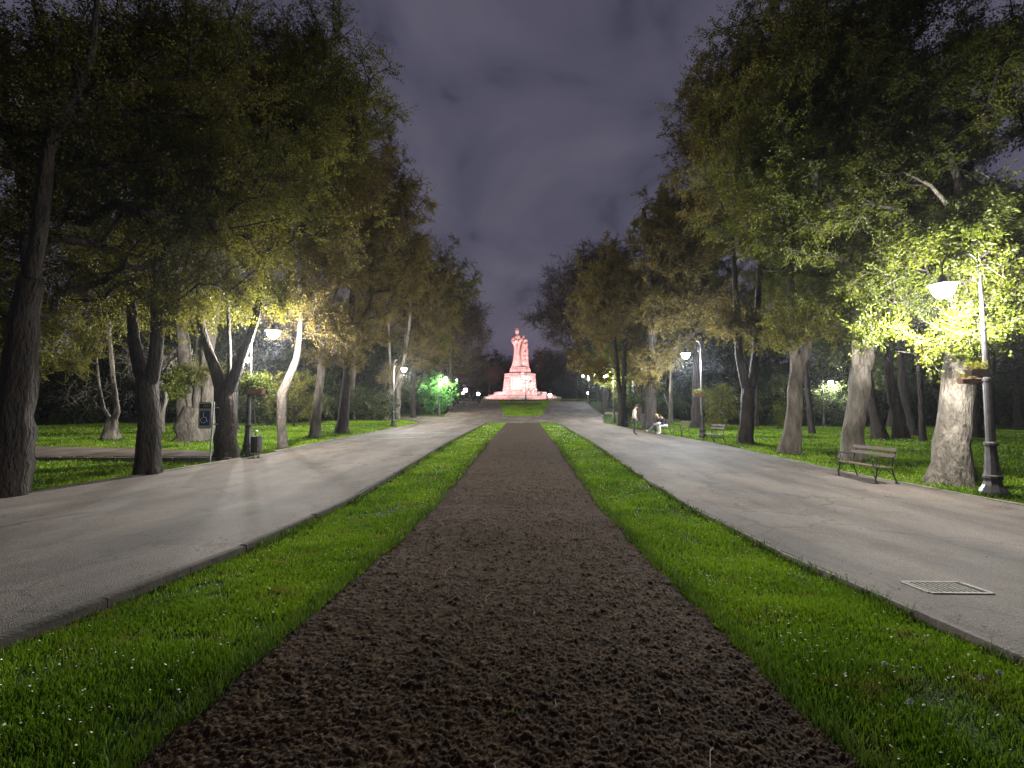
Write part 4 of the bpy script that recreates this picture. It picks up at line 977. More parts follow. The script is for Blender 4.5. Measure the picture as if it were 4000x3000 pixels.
b = grd(1745, 935); shrub('leafy_bush', b.x + .3, b.y + 3, 1.0, 1.0, 2.4, 'small yellow green bush beside the tilted lawn tree', LB, 96, 40, .10, 12)

# ------------------------------------------------------------------ street lamps
def make_lamp():
    root = empty('street_lamp', (0, 0, 0))
    mb = MB(); mb.lathe([(.25, -.1), (.25, .10), (.235, .14), (.17, .26), (.155, .34), (.16, .38), (.175, .41), (.175, .46), (.15, .49), (.135, .58), (.125, .70), (.105, .95), (.10, 1.10), (.125, 1.13), (.125, 1.18), (.10, 1.21)], 10)
    mb.build('base', m_iron, root)
    mb = MB(); mb.lathe([(.085, 1.20), (.078, 1.6), (.07, 2.55), (.085, 2.56), (.085, 2.62), (.058, 2.64), (.05, 3.7), (.062, 3.71), (.062, 3.75), (.042, 3.77), (.036, 5.0), (.036, 5.05)], 12)
    mb.build('post', m_iron, root, smooth=False)
    mb = MB(); pts = [(0, 0, 5.0)] + [(-.42 + .42 * math.cos(a_), 0, 5.12 + .42 * math.sin(a_)) for a_ in [math.pi * k / 12 for k in range(13)]] + [(-.84, 0, 4.95)]
    mb.tube(pts, .02, 8)
    mb.tube([(0, 0, 4.75), (-.16, 0, 4.9), (-.13, 0, 5.08), (-.03, 0, 5.12)], .010, 6)
    mb.build('arm', m_iron, root, smooth=True)
    mb = MB(); mb.lathe([(.05, 4.98), (.07, 4.93), (.09, 4.84), (.17, 4.80), (.30, 4.775), (.31, 4.76), (.24, 4.755)], 20, (-.84, 0, 0)); mb.build('lamp_cap', m_iron, root, smooth=True)
    mb = MB(); mb.lathe([(.225, 4.752), (.225, 4.70), (.205, 4.62), (.165, 4.53), (.10, 4.47), (.03, 4.45)], 20, (-.84, 0, 0)); mb.build('lamp_bowl', E_LAMP, root, smooth=True)
    return root
def lamp_light(root, col, W, z=4.12, x=-.84, r=.12):
    ld = bpy.data.lights.new('lamp_light', 'POINT'); ld.energy = W; ld.color = col; ld.shadow_soft_size = r
    # street luminaire distribution: weaker straight down, strongest towards the sides
    ld.use_nodes = True; nt = ld.node_tree; em = [n for n in nt.nodes if n.type == 'EMISSION'][0]
    tc = nt.nodes.new('ShaderNodeTexCoord'); sp = nt.nodes.new('ShaderNodeSeparateXYZ'); rp = nt.nodes.new('ShaderNodeValToRGB')
    mr = nt.nodes.new('ShaderNodeMapRange'); mr.inputs[1].default_value = -1; mr.inputs[2].default_value = 1
    nt.links.new(tc.outputs['Normal'], sp.inputs[0]); nt.links.new(sp.outputs[2], mr.inputs[0]); nt.links.new(mr.outputs[0], rp.inputs[0])
    el = rp.color_ramp.elements; el[0].position = 0; el[0].color = (.28, .28, .28, 1); el[1].position = 1; el[1].color = (.8, .8, .8, 1)
    for p_, v_ in ((.15, .42), (.32, .85), (.42, 1.0), (.62, 1.0)): q = el.new(p_); q.color = (v_, v_, v_, 1)
    mm = nt.nodes.new('ShaderNodeMath'); mm.operation = 'MULTIPLY'; mm.inputs[1].default_value = 2.0
    nt.links.new(rp.outputs[0], mm.inputs[0]); nt.links.new(mm.outputs[0], em.inputs['Strength'])
    lo = bpy.data.objects.new('lamp_light', ld); C.objects.link(lo); lo.parent = root; lo.location = (x, 0, z); return lo
proto = make_lamp()
WH = (1, .965, .89); CO = (.85, .93, 1.0)
def street_lamp(x, y, rz, lab, W=1.0, col=WH, first=False, s=1.0, bowl=None):
    o = proto if first else copy_tree(proto)
    o.location = (x, y, g1(x, y)); o.rotation_euler.z = rz; o.scale = (s, s, s)
    tag(o, lab, 'street lamp', 'crook necked street lamps')
    if bowl:
        for ch in o.children:
            if ch.name.startswith('lamp_bowl'):
                ch.data = ch.data.copy(); ch.data.materials[0] = bowl
    if W: lamp_light(o, col, LAMP_W * W)
    return o
# copy first, light afterwards, so that each lamp owns exactly one light
lamps = []
def base_at(u, v): p = grd(u, v); return p.x, p.y
specs = []
x, y = base_at(2147, 1073); specs.append((x, y, .0, 'tall black street lamp nearest on the right beside the gnarled tree', .75, WH))
x, y = base_at(1518, 946); specs.append((x, y, 0, 'black street lamp behind the second right bench', 1.0, (.92, .97, 1)))
x, y = base_at(534, 987); specs.append((x, y, math.pi, 'black street lamp with a flower box near the left litter bin', .85, WH))
specs.append((-10.6, 37.5, math.pi, 'second left street lamp next to the pale leaning trees', 1.0, WH))
specs.append((-10.6, 57.7, math.pi, 'third left street lamp in front of the vivid green bush', .8, (1, .9, .72)))
specs.append((8.9, 45.5, 0, 'third right street lamp at the crossing, its head inside yellow leaves', .8, WH))
specs.append((-18.9, 30, math.pi * .9, 'distant street lamp glimpsed through the stems of the broad tree', .7, WH))
specs.append((32, 50, math.pi, 'distant street lamp standing alone on the right lawn', .7, WH))
specs.append((12.8, 54, .3, 'street lamp glimpsed through foliage above the standing person', .6, CO))
specs.append((.45, 90.5, -math.pi / 2, 'street lamp standing before the pink monument', .08, WH))
for i_, sp in enumerate(specs):
    o = proto if i_ == 0 else copy_tree(proto)
    lamps.append((o, sp))
for o, sp in lamps:
    x, y, rz, lab, W, col = sp
    o.location = (x, y, g1(x, y) + (.06 if abs(x) < 3 else 0)); o.rotation_euler.z = rz
    tag(o, lab, 'street lamp', 'crook necked street lamps'); lamp_light(o, col, LAMP_W * W)
# three-globe lamp
o = empty('globe_lamp', (11.6, 82, g1(11.6, 82))); tag(o, 'lamp post with three white globes beside the upper right ramp', 'globe lamp')
mb = MB(); mb.lathe([(.22, 0), (.22, .5), (.12, .7), (.07, 1.2), (.05, 4.6)], 12); mb.build('post', m_iron, o)
mb = MB(); mb.tube([(-1.0, 0, 4.85), (-1.0, 0, 4.5), (0, 0, 4.3), (1.0, 0, 4.5), (1.0, 0, 4.85)], .03, 6); mb.build('arm', m_iron, o)
for dx, dz in ((-1.0, 5.0), (.0, 4.85), (1.05, 5.05)):
    mb = MB(); mb.ell((dx, 0, dz), (.24, .24, .24)); mb.build('globe', E_COOL, o, smooth=True)
lamp_light(o, CO, LAMP_W * .5, 4.3, -.2, .3)
# small bollard lamp
o = empty('bollard_lamp', (13.2, 95, g1(13.2, 95))); tag(o, 'short garden lamp on a thin post behind the right ramp kerb', 'garden lamp')
mb = MB(); mb.lathe([(.1, 0), (.05, .1), (.045, 1.6)], 8); mb.build('post', m_steel, o)
mb = MB(); mb.ell((0, 0, 1.75), (.2, .2, .2)); mb.build('globe', E_COOL, o, smooth=True); lamp_light(o, CO, 60, 2.1, 0, .1)
# floodlights on poles by the walkers
for k, (u, v, Y_, r_, mt, lab, col, W) in enumerate([(1005.5, 843, 97, .42, E_PINK, 'large pink floodlight glowing highest behind the walkers', (1, .6, .9), 500), (1000, 849, 96.5, .26, E_WARM, 'smaller floodlight left of the large pink one', (1, .7, .6), 200),
                                         (1033, 851, 96, .34, E_COOL, 'bluish white floodlight above the walking pair', CO, 300), (986.5, 821, 90, .16, E_COOL, 'tiny distant white light above the vivid bush', CO, 100), (1188, 853.5, 95, .36, E_COOL, 'white floodlight beside the pale panel right of the monument', (.9, 1, .95), 60)]):
    p = at(u, v, Y_); z0 = g1(p.x, p.y); o = empty('floodlight', (p.x, p.y, z0)); tag(o, lab, 'floodlight', 'floodlights round the monument'); h = p.z - z0
    mb = MB(); mb.lathe([(.08, 0), (.05, .1), (.045, h)], 8); mb.build('post', m_iron, o)
    mb = MB(); mb.lathe([(r_ * .5, -.14), (r_ * 1.05, .0), (r_ * 1.05, .12)], 14)
    for q in range(len(mb.v)): x_, y_, z_ = mb.v[q]; mb.v[q] = (x_, .22 - z_ * 1.0 - .1, y_ + h)
    mb.build('housing', m_iron, o)
    mb = MB(); mb.ell((0, -.02, h), (r_, .10, r_)); mb.build('lens', mt, o, smooth=True)
    lamp_light(o, col, W * 5, h, 0, .2); o.children[-1].location = (0, -.5, h)
# very distant lamp at right
o = empty('bollard_lamp', (48, 44, g1(48, 44))); tag(o, 'tiny far light at the right edge of the dark lawn', 'garden lamp')
mb = MB(); mb.lathe([(.1, 0), (.05, .1), (.045, 2.3)], 8); mb.build('post', m_steel, o)
mb = MB(); mb.ell((0, 0, 2.4), (.07, .07, .07)); mb.build('globe', E_COOL, o, smooth=True)

# flower boxes on the lamp posts
def flower_box(u, v, Y_, wd, lab, plant=1.0, seed=0, rz=0):
    p = at(u, v, Y_); o = empty('flower_box', p, rz); tag(o, lab, 'flower box', 'flower boxes on the lamp posts')
    mb = MB(); h, dp = wd * .32, wd * .42; a_, b_ = wd / 2, wd / 2 * .8
    vs = [(-b_, -dp * .4, 0), (b_, -dp * .4, 0), (b_, dp * .4, 0), (-b_, dp * .4, 0), (-a_, -dp / 2, h), (a_, -dp / 2, h), (a_, dp / 2, h), (-a_, dp / 2, h)]
    mb.add(vs, [(3, 2, 1, 0), (0, 1, 5, 4), (1, 2, 6, 5), (2, 3, 7, 6), (3, 0, 4, 7), (4, 5, 6, 7)])
    mb.box((0, -dp / 2 - .006, h - .012), (wd + .02, .02, .03)); mb.box((0, dp / 2 + .006, h - .012), (wd + .02, .02, .03))
    mb.build('trough', m_terra, o)
    mb = MB(); mb.tube([(0, 0, -.01), (wd * .9, 0, -.01)], .012, 6); mb.build('bracket', m_iron, o)
    if plant:
        rg = np.random.RandomState(seed); n = int(160 * plant); c_ = np.stack([rg.uniform(-a_, a_, n), rg.uniform(-dp / 2, dp / 2, n), h + rg.uniform(0, .13 * plant + .05, n)], 1)
        d = rg.normal(0, 1, (n, 3)); d /= np.linalg.norm(d, axis=1, keepdims=True); e_ = np.cross(d, rg.normal(0, 1, (n, 3))); e_ /= np.linalg.norm(e_, axis=1, keepdims=True); s_ = .035
        V = np.stack([c_, c_ + d * s_ + e_ * s_ * .6, c_ + d * s_ * 2, c_ + d * s_ - e_ * s_ * .6], 1).reshape(-1, 3)
        np_mesh('plants', V, np.arange(4 * n).reshape(n, 4), LG, o, attrs={'rnd': rg.uniform(0, 1, n)})
YL = lamps[0][1][1]
flower_box(2111, 812, YL - .2, .42, 'terracotta flower box with green plants, upper one on the nearest right lamp', 1, 1)
flower_box(2091, 829, YL + .35, .40, 'terracotta flower box lower and further left on the nearest right lamp', .5, 2)
flower_box(554, 851, lamps[2][1][1] - .1, .62, 'reddish flower box on the left lamp post under bright leaves', .3, 3, math.pi)
flower_box(1509, 857, lamps[1][1][1] - .1, .6, 'flower box with trailing green plant on the second right lamp', 1.3, 4)
tree('bright_shrub', (556, 986), [([(553, 986, 2.5), (550, 900, 2), (548, 840, 1.5)], 0)], [], 'pale lit sapling leaves spreading before the left lamp post', LB, BARKL, 97, blobs=[(548, 826, 0, 27, 18, 13), (560, 838, 0, 14, 6, 8)], group='young growth by the left lamp', twigs=6, tlen=.3, nleaf=12, lsize=.085)
bb = blob(575, 720, lamps[2][1][1], 1, 1, 1)

# ------------------------------------------------------------------ benches
def make_bench():
    root = empty('park_bench', (0, 0, 0))    # seat faces -x, slats run along y
    L = 1.5
    def end(y):
        mb = MB()
        T_ = lambda P, r_: mb.tube([(px, y, pz) for px, pz in P], r_, 6)
        T_([(.44, .0), (.36, .22), (.33, .38), (.35, .55), (.42, .74), (.45, .86)], [.022, .02, .02, .018, .018, .016])      # rear leg and back upright
        T_([(-.06, .0), (-.08, .10), (-.05, .25), (-.02, .36)], [.024, .018, .018, .02])                                         # front leg
        T_([(-.02, .37), (.10, .39), (.22, .385), (.34, .37)], .017)                                                           # seat rail
        T_([(-.02, .20), (.05, .32), (.15, .345), (.25, .31), (.36, .20)], .011)                                              # arched brace
        T_([(-.04, .37), (-.13, .45), (-.14, .55), (-.07, .64), (.05, .66), (.20, .625), (.30, .63), (.38, .67)], .015)           # armrest
        T_([(-.04, .38), (.03, .42), (.04, .49), (-.01, .55), (-.02, .62)], .010)
        T_([(.03, .45), (-.03, .43), (-.06, .47), (-.04, .51), (-.01, .49)], .009)                                            # scroll
        T_([(-.08, .12), (-.12, .2), (-.11, .3), (-.05, .35)], .010)
        mb.box((-.06, y, .012), (.09, .06, .024)); mb.box((.44, y, .012), (.08, .06, .024))
        mb.build('frame_end', m_iron, root, smooth=False)
    end(-L / 2 + .08); end(L / 2 - .08)
    mb = MB()
    for k, x_ in enumerate((.0, .09, .18, .27)): mb.box((x_, 0, .40 - .004 * k), (.07, L, .028))
    mb.build('seat', m_wood, root, bevel=.005)
    rot = Matrix.Rotation(R(18), 3, 'Y')
    mb = MB(); mb.box((.405, 0, .82), (.026, L, .085), rot); mb.box((.365, 0, .68), (.026, L, .085), rot); mb.build('backrest', m_wood, root, bevel=.005)
    return root
bp_ = make_bench()
bspec = []
p = grd(1846, 1036, PH)  # between the near bench's front legs
bspec.append((p.x + .12, p.y - .0, 0, 'nearest wooden park bench with iron scroll arms by the stout pale tree'))
p = grd(1530, 958); bspec.append((p.x + .1, p.y, .0, 'second wooden park bench at the foot of the second right lamp'))
p = grd(1457, 944); bspec.append((p.x + .25, p.y, .0, 'empty park bench just right of the seated people'))
p = grd(1433, 942); bspec.append((p.x + .2, p.y + 1.1, .0, 'park bench the two people are sitting on'))
p = grd(1385, 931); bspec.append((p.x, p.y, .0, 'park bench between the standing person and the mossy trunk'))
p = grd(1363, 926); bspec.append((p.x, p.y + 1, .0, 'park bench partly hidden behind the standing person'))
p = grd(1322, 909); bspec.append((p.x, p.y, 1.2, 'far park bench by the crossing left of the V shaped tree'))
bl = [(bp_ if i_ == 0 else copy_tree(bp_)) for i_ in range(len(bspec))]
for o, (x, y, rz, lab) in zip(bl, bspec):
    onp = x < float(ek(RK, y)); o.location = (x, y, g1(x, y) + (PH if onp else .05)); o.rotation_euler.z = rz; tag(o, lab, 'bench', 'park benches along the right path')

# ------------------------------------------------------------------ litter bins
def make_bin():
    root = empty('litter_bin', (0, 0, 0))
    mb = MB(); mb.lathe([(.17, .28), (.185, .30), (.19, .80), (.20, .82), (.20, .84), (.175, .84), (.17, .80), (.165, .32)], 14); mb.build('bucket', m_iron, root)
    mb = MB()
    for s_ in (-1, 1): mb.tube([(s_ * .10, .0, 0), (s_ * .10, 0, .28)], .015, 6)
    mb.build('stand', m_iron, root)
    mb = MB(); mb.tube([(-.10, -.05, .75), (-.10, -.05, .95), (-.07, -.05, 1.02), (0, -.05, 1.05), (.07, -.05, 1.02), (.10, -.05, .95), (.10, -.05, .75)], .013, 6); mb.build('hoop', m_steel, root)
    return root
bn = make_bin(); nb = []
for (u, v, lab, s_) in ((553, 994, 'dark litter bin with a hoop beside the left lamp post', 1), (857, 912, 'litter bin in front of the yellowish slim trunk', 1), (973, 887, 'litter bin beside the vivid green bush at the ramp', 1), (990, 877, 'small far litter bin left of the walkers', 1), (1389, 920, 'litter bin behind the bench near the standing person', 1)):
    nb.append((bn if not nb else copy_tree(bn), u, v, lab))
for o, u, v, lab in nb:
    p = grd(u, v); o.location = (p.x, p.y, g1(p.x, p.y)); tag(o, lab, 'litter bin', 'litter bins along the paths')

# ------------------------------------------------------------------ wheelchair sign
p = grd(453, 1003); Ys = p.y
o = empty('parking_sign', (p.x, p.y, g1(p.x, p.y))); tag(o, 'blue wheelchair parking sign on a grey pole before the old tree', 'sign')
k_ = Ys / FU
mb = MB(); mb.tube([(0, 0, -.1), (.03, 0, 1.0), (.07, 0, 136 * k_)], .026, 10); mb.build('pole', m_steel, o)
W_, H_ = 29 * k_, 58 * k_; cx, cz = -13.5 * k_, 100 * k_ + .1
def rrect(cx, cz, w_, h_, r_, y0, y1):
    mb = MB(); pts = []
    for qx, qz, a0 in ((1, 1, 0), (-1, 1, 90), (-1, -1, 180), (1, -1, 270)):
        for a_ in range(0, 91, 30):
            an = R(a0 + a_); pts.append((cx + qx * (w_ / 2 - r_) + r_ * math.cos(an), cz + qz * (h_ / 2 - r_) + r_ * math.sin(an)))
    n = len(pts); mb.add([(a_, y0, b_) for a_, b_ in pts] + [(a_, y1, b_) for a_, b_ in pts], [tuple(range(n)), tuple(range(n, 2 * n))[::-1]] + [(k, k + n, (k + 1) % n + n, (k + 1) % n) for k in range(n)])
    return mb
rrect(cx, cz, W_, H_, .05, -.03, -.012).build('board', m_pale, o)
rrect(cx, cz - .11 * H_, W_ * .74, H_ * .55, .01, -.036, -.0305).build('blue_panel', m_blue, o)
rrect(cx, cz + .345 * H_, W_ * .86, H_ * .17, .008, -.036, -.0305).build('header_panel', m_dark, o)
mb = MB()
for a_ in (.36, .325): 
    for q in range(7): mb.box((cx - .12 * W_ + q * W_ * .072, -.038, cz + a_ * H_ + (.012 if a_ == .36 else -.005)), (W_ * .045, .004, H_ * .022))
mb.build('lettering', m_pale, o)
s_ = H_ * .52; bx, bz = cx, cz - .11 * H_
mb = MB(); F_ = lambda P, r_: mb.tube([(bx + a_ * s_, -.040, bz + b_ * s_) for a_, b_ in P], r_ * s_, 6)
F_([(-.10, .28), (-.10, .08), (.08, .08), (.10, .02), (.18, -.24), (.26, -.20)], .022)
F_([(-.10 + .0 + .20 * math.cos(a_), -.14 + .2 * math.sin(a_)) for a_ in [R(110 + q * 22) for q in range(11)]], .018)
mb.ell((bx - .10 * s_, -.040, bz + .37 * s_), (.05 * s_, .004, .05 * s_)); mb.build('wheelchair_symbol', m_white, o)
mb = MB(); mb.box((cx + W_ * .5, -.008, cz + .29 * H_), (W_ * 1.0, .012, .03)); mb.build('bracket', m_steel, o)
mb = MB(); mb.box((cx + W_ * .5, -.008, cz - .33 * H_), (W_ * .95, .012, .03)); mb.build('bracket', m_steel, o)

# ------------------------------------------------------------------ the monument
MY = 100.0; px = MY / FU
def mu(u): return (at(u, 850, MY)).x
def mz(v): return (at(1120, v, MY)).z
MX = mu(1123); zb = mz(866)
mon = empty('monument', (MX, MY, g1(MX, MY))); tag(mon, 'tall pale stone monument with robed figures glowing pink on the avenue axis', 'monument')
oz = g1(MX, MY)
X_ = lambda u: mu(u) - MX
Z_ = lambda v: mz(v) - oz
def tier(name, ul, ur, vt, vb, dep=1.0, n=48):
    mb = MB(); r_ = (X_(ur) - X_(ul)) / 2; c_ = (X_(ur) + X_(ul)) / 2; t_, b_ = Z_(vt), Z_(vb)
    mb.lathe([(r_ * 1.01, b_), (r_ * 1.01, t_ - .22), (r_ * 1.0, t_ - .18), (r_ * 1.0, t_ - .03), (r_ * .995, t_)], n, (c_, 0, 0), 1, dep)
    return mb.build(name, m_ash, mon)
tier('lower_step', 1044, 1212, 857.5, 880, .85); tier('middle_step', 1054, 1200, 854, 876, .8); tier('upper_step', 1067, 1180, 847.5, 876, .8)
def block(name, ul0, ur0, vb, ul1, ur1, vt, dep, ch=.16, parent=mon):
    mb = MB(); vs = []
    for (ul, ur, v) in ((ul0, ur0, vb), (ul1, ur1, vt)):
        a_, b_ = X_(ul), X_(ur); w_ = b_ - a_; d = w_ * dep; c = w_ * ch
        vs += [(a_ + c, -d / 2, Z_(v)), (b_ - c, -d / 2, Z_(v)), (b_, -d / 2 + c, Z_(v)), (b_, d / 2 - c, Z_(v)), (b_ - c, d / 2, Z_(v)), (a_ + c, d / 2, Z_(v)), (a_, d / 2 - c, Z_(v)), (a_, -d / 2 + c, Z_(v))]
    mb.add(vs, [(7, 6, 5, 4, 3, 2, 1, 0), tuple(range(8, 16))] + [(k, (k + 1) % 8, 8 + (k + 1) % 8, 8 + k) for k in range(8)])
    return mb.build(name, m_ash, parent, bevel=.05)
pd = block('pedestal', 1086.5, 1159, 849, 1091, 1156, 811, .9)
block('cornice', 1090, 1157, 811, 1090.8, 1156, 808.5, .92)
block('upper_block', 1100, 1148, 808.6, 1102, 1145, 797, .9)
block('figure_plinth', 1103, 1142.5, 797.1, 1103.5, 1142, 794.5, .9)
# panel on the pedestal's front and flutes on the block above
w_ = X_(1136) - X_(1108); fr = -(X_(1159) - X_(1086)) * .45
mb = MB(); rotp = Matrix.Rotation(R(-2.2), 3, 'X')
mb.box(((X_(1108) + X_(1136)) / 2, fr - .02, Z_(831)), (w_ * .9, .16, 2.6), rotp)
for sx in (-1, 1): mb.box(((X_(1108) + X_(1136)) / 2 + sx * w_ * .56, fr - .02, Z_(831)), (w_ * .12, .22, 3.1), rotp)
for q in range(16): mb.box((X_(1096) + q * (X_(1136) - X_(1096)) / 15, fr + .08, Z_(814.2)), (.12, .12, .22))
mb.build('relief_panel', m_stone, mon)
mb = MB(); fr2 = -(X_(1148) - X_(1100)) * .45
for q in range(11): mb.box((X_(1106) + q * (X_(1142) - X_(1106)) / 10, fr2 + .05, Z_(803)), (.16, .14, .9))
mb.build('fluting', m_stone, mon)
def loft(rows, dep, seed, folds=0, amp=.05, y0=0, n=28):
    """rows: (xl, xr, v) -> folded elliptical sections"""
    mb = MB(); vs = []; rg = random.Random(seed); ph = [rg.uniform(0, 6.28) for _ in range(4)]
    R2 = []
    for i_ in range(len(rows) - 1):
        a_, b_ = rows[i_], rows[i_ + 1]
        for q in range(3): t = q / 3; R2.append(tuple(a_[k] + (b_[k] - a_[k]) * t for k in range(3)))
    R2.append(rows[-1])
    for i_, (l, r_, v) in enumerate(R2):
        c = (X_(l) + X_(r_)) / 2; h = (X_(r_) - X_(l)) / 2
        for k in range(n):
            an = 2 * math.pi * k / n
            q = 1 + amp * math.sin(folds * an + ph[0] + i_ * .12) + amp * .5 * math.sin(folds * 1.7 * an + ph[1] - i_ * .2) + rg.uniform(-.02, .02)
            vs.append((c + h * q * math.cos(an), y0 + h * dep * q * math.sin(an), Z_(v)))
    m_ = len(R2); mb.add(vs, [(i_ * n + k, i_ * n + (k + 1) % n, (i_ + 1) * n + (k + 1) % n, (i_ + 1) * n + k) for i_ in range(m_ - 1) for k in range(n)] + [tuple(range(n))[::-1], tuple((m_ - 1) * n + k for k in range(n))])
    return mb
u4 = lambda x: x / 1.8083
A = loft([(u4(1997), u4(2034), 794.6), (u4(2003), u4(2032), 782), (u4(2007), u4(2029), 768), (u4(2008), u4(2029), 756), (u4(2007), u4(2032), 747), (u4(2001), u4(2036), 742), (u4(2003), u4(2036), 737), (u4(2009), u4(2036), 730), (u4(2012), u4(2035), 726.5), (u4(2015), u4(2027), 724.5), (u4(2017), u4(2025), 722)], .8, 1, 9, .07, -.5)
A.ell((X_(u4(2020)), -.55, Z_(716.8)), (.46, .5, .62), 14, 10)
A.ell((X_(u4(2020)), -.55, Z_(711.5)), (.34, .34, .22), 10, 6); 
A.ell((X_(u4(2019)), -1.05, Z_(716.2)), (.09, .12, .14), 8, 6)
A.tube([(X_(u4(2010)), -.6, Z_(728)), (X_(u4(2003)), -.9, Z_(738)), (X_(u4(2006)), -1.2, Z_(742)), (X_(u4(2022)), -1.4, Z_(737))], [.45, .42, .36, .25], 10)
A.tube([(X_(u4(2034)), -.5, Z_(728)), (X_(u4(2037)), -.9, Z_(736)), (X_(u4(2028)), -1.35, Z_(740))], [.4, .34, .24], 10)
A.tube([(X_(u4(2020)), -1.2, Z_(741)), (X_(u4(2021)), -1.25, Z_(770)), (X_(u4(2024)), -1.35, Z_(793))], [.10, .12, .14], 8)
A.build('robed_figure', m_stone, mon, smooth=True)
B = loft([(u4(2026), u4(2066), 794.6), (u4(2028), u4(2065), 784), (u4(2028), u4(2063), 770), (u4(2030), u4(2063.5), 757), (u4(2033), u4(2060), 748), (u4(2036), u4(2058), 742), (u4(2040), u4(2057.5), 736), (u4(2046), u4(2055), 733.6)], .8, 2, 7, .08, .2)
B.ell((X_(u4(2044)), .0, Z_(729)), (.36, .4, .55), 12, 8); B.tube([(X_(u4(2042)), 0, Z_(735)), (X_(u4(2044)), 0, Z_(731))], .25, 8)
B.ell((X_(u4(2053)), -.3, Z_(737)), (.5, .5, .5), 12, 8)
rg = random.Random(9)
for q in range(46):
    t = rg.random(); B.ell((X_(u4(2044 + 16 * rg.random())), -.95 + rg.uniform(-.25, .25), Z_(745 + 40 * t)), (rg.uniform(.1, .3), .22, rg.uniform(.12, .4)), 7, 5, .12, rg)
B.build('draped_figure_group', m_stone, mon, smooth=True)
# climbing relief of figures and rocks on the right flank
Q = MB()
for q in range(150):
    t = rg.random() ** .8; v = 808 + 56 * t; uc = 1136 + 14 * t + rg.uniform(-1, 1) * (9 + 6 * t)
    Q.ell((X_(uc), -3.0 - 1.9 * t * rg.uniform(.6, 1.1), Z_(v)), (rg.uniform(.14, .42), rg.uniform(.2, .5), rg.uniform(.14, .5)), 8, 6, .15, rg)
Q.build('flank_relief', m_stone, mon, smooth=True)
mb = MB(); mb.box((X_(1173.5), -6.2, Z_(857)), (.9, .2, 1.5)); o = mb.build('side_panel', m_pale, mon)
# round grassy mound under the monument with low ring wall
mb = MB(); n = 96; prof = [(19.5, -.3), (19.5, .30), (19.1, .32), (16, .40), (12, .58), (8, .75)]
mb.lathe(prof, n, (MX + 1.2, MY + 2, g1(0, 96)), 1, .5); tag(mb.build('mound', m_turf, smooth=False), kind='structure')
P = scatter(90.6, 97, lambda y: -13 + 0 * y, lambda y: 15 + 0 * y, lambda y: 16)
dd = np.sqrt(((P[:, 0] - MX - 1.2) / 18.5) ** 2 + ((P[:, 1] - MY - 2) / 9.3) ** 2); P = P[dd < 1]; dd = dd[dd < 1]
blades('lawn_grass', P[:, 0], P[:, 1], np.full(len(P), .2), np.full(len(P), .08), GR2, z0=g1(0, 96) + .35 + (1 - dd) * .4, label='sparse grass on the round mound below the monument')

# floodlights aimed at the monument
def spot(x, y, z, tx, tz, col, W, lab, ang=52):
    o = empty('ground_floodlight', (x, y, z)); tag(o, lab, 'floodlight', 'floodlights round the monument')
    mb = MB(); mb.box((0, 0, .12), (.5, .3, .24)); mb.build('housing', m_iron, o, bevel=.02)
    mb = MB(); mb.box((0, .155, .14), (.42, .012, .16)); mb.build('lens', E_PINK, o)
    ld = bpy.data.lights.new('flood_beam', 'SPOT'); ld.energy = W; ld.color = col; ld.spot_size = R(ang); ld.spot_blend = .9; ld.shadow_soft_size = .15
    lo = bpy.data.objects.new('flood_beam', ld); C.objects.link(lo); lo.parent = o; lo.location = (0, .2, .3)
    d = Vector((tx, MY - 2, tz)) - Vector((x, y, z)); ld.shadow_soft_size = .15; lo.rotation_euler = d.to_track_quat('-Z', 'Y').to_euler()
PK = (1, .33, .35)
spot(MX - 13.6, 84.0, g1(MX - 13.6, 84.0) + .02, MX - .3, 11.0, PK, 32000, 'ground floodlight on the left verge aimed at the monument', 50)
spot(MX + 14.0, 84.0, g1(MX + 14.0, 84.0) + .02, MX + .3, 11.0, PK, 27000, 'ground floodlight on the right verge aimed at the monument', 50)
spot(MX + 1.2, 84.9, g1(MX, 84.9) + .05, MX, 11.0, PK, 1500, 'ground floodlight at the top of the upper island', 60)

# ------------------------------------------------------------------ added thin volume, stands in for lens bloom round the lamps
mb = MB(); mb.box((0, 75, 14.0), (240, 250, 34)); bloom_mat = bpy.data.materials.new('bloom_volume'); bloom_mat.use_nodes = True; nt = bloom_mat.node_tree; nt.nodes.clear()
o_ = nt.nodes.new('ShaderNodeOutputMaterial'); pv = nt.nodes.new('ShaderNodeVolumePrincipled'); pv.inputs['Color'].default_value = (.85, .9, 1, 1); pv.inputs['Density'].default_value = .00022; pv.inputs['Anisotropy'].default_value = .75
nt.links.new(pv.outputs[0], o_.inputs['Volume']); tag(mb.build('bloom_volume', bloom_mat), kind='stuff')
cy.volume_bounces = 0; cy.volume_step_rate = 10

# ------------------------------------------------------------------ people
def flat(name, c, c2=None):
    m = nmat(name, c, .85, .2)[0]; noise_col(m, [(.3, tuple(q * .8 for q in c)), (.7, c2 or tuple(min(1, q * 1.15) for q in c))], 30, 4, bump=.2, bscale=80, bdist=.004); return m
SKIN = flat('skin', (.42, .24, .17)); HAIRD = flat('hair_dark', (.02, .013, .01)); HAIRB = flat('hair_blond', (.35, .22, .08))
KNIT = flat('cream_knit', (.52, .48, .34)); DENIM = flat('grey_denim', (.07, .09, .11)); CHAR = flat('charcoal_cloth', (.045, .05, .055)); BLACK = flat('black_cloth', (.014, .016, .022))
WHT = flat('white_cotton', (.62, .62, .60)); SHOE = flat('dark_shoe', (.02, .018, .018)); TAN = flat('tan_shoe', (.42, .30, .18)); BAGM = flat('grey_bag', (.30, .28, .25)); NAVY = flat('navy_cloth', (.02, .025, .05)); BRN = flat('brown_coat', (.06, .045, .035))
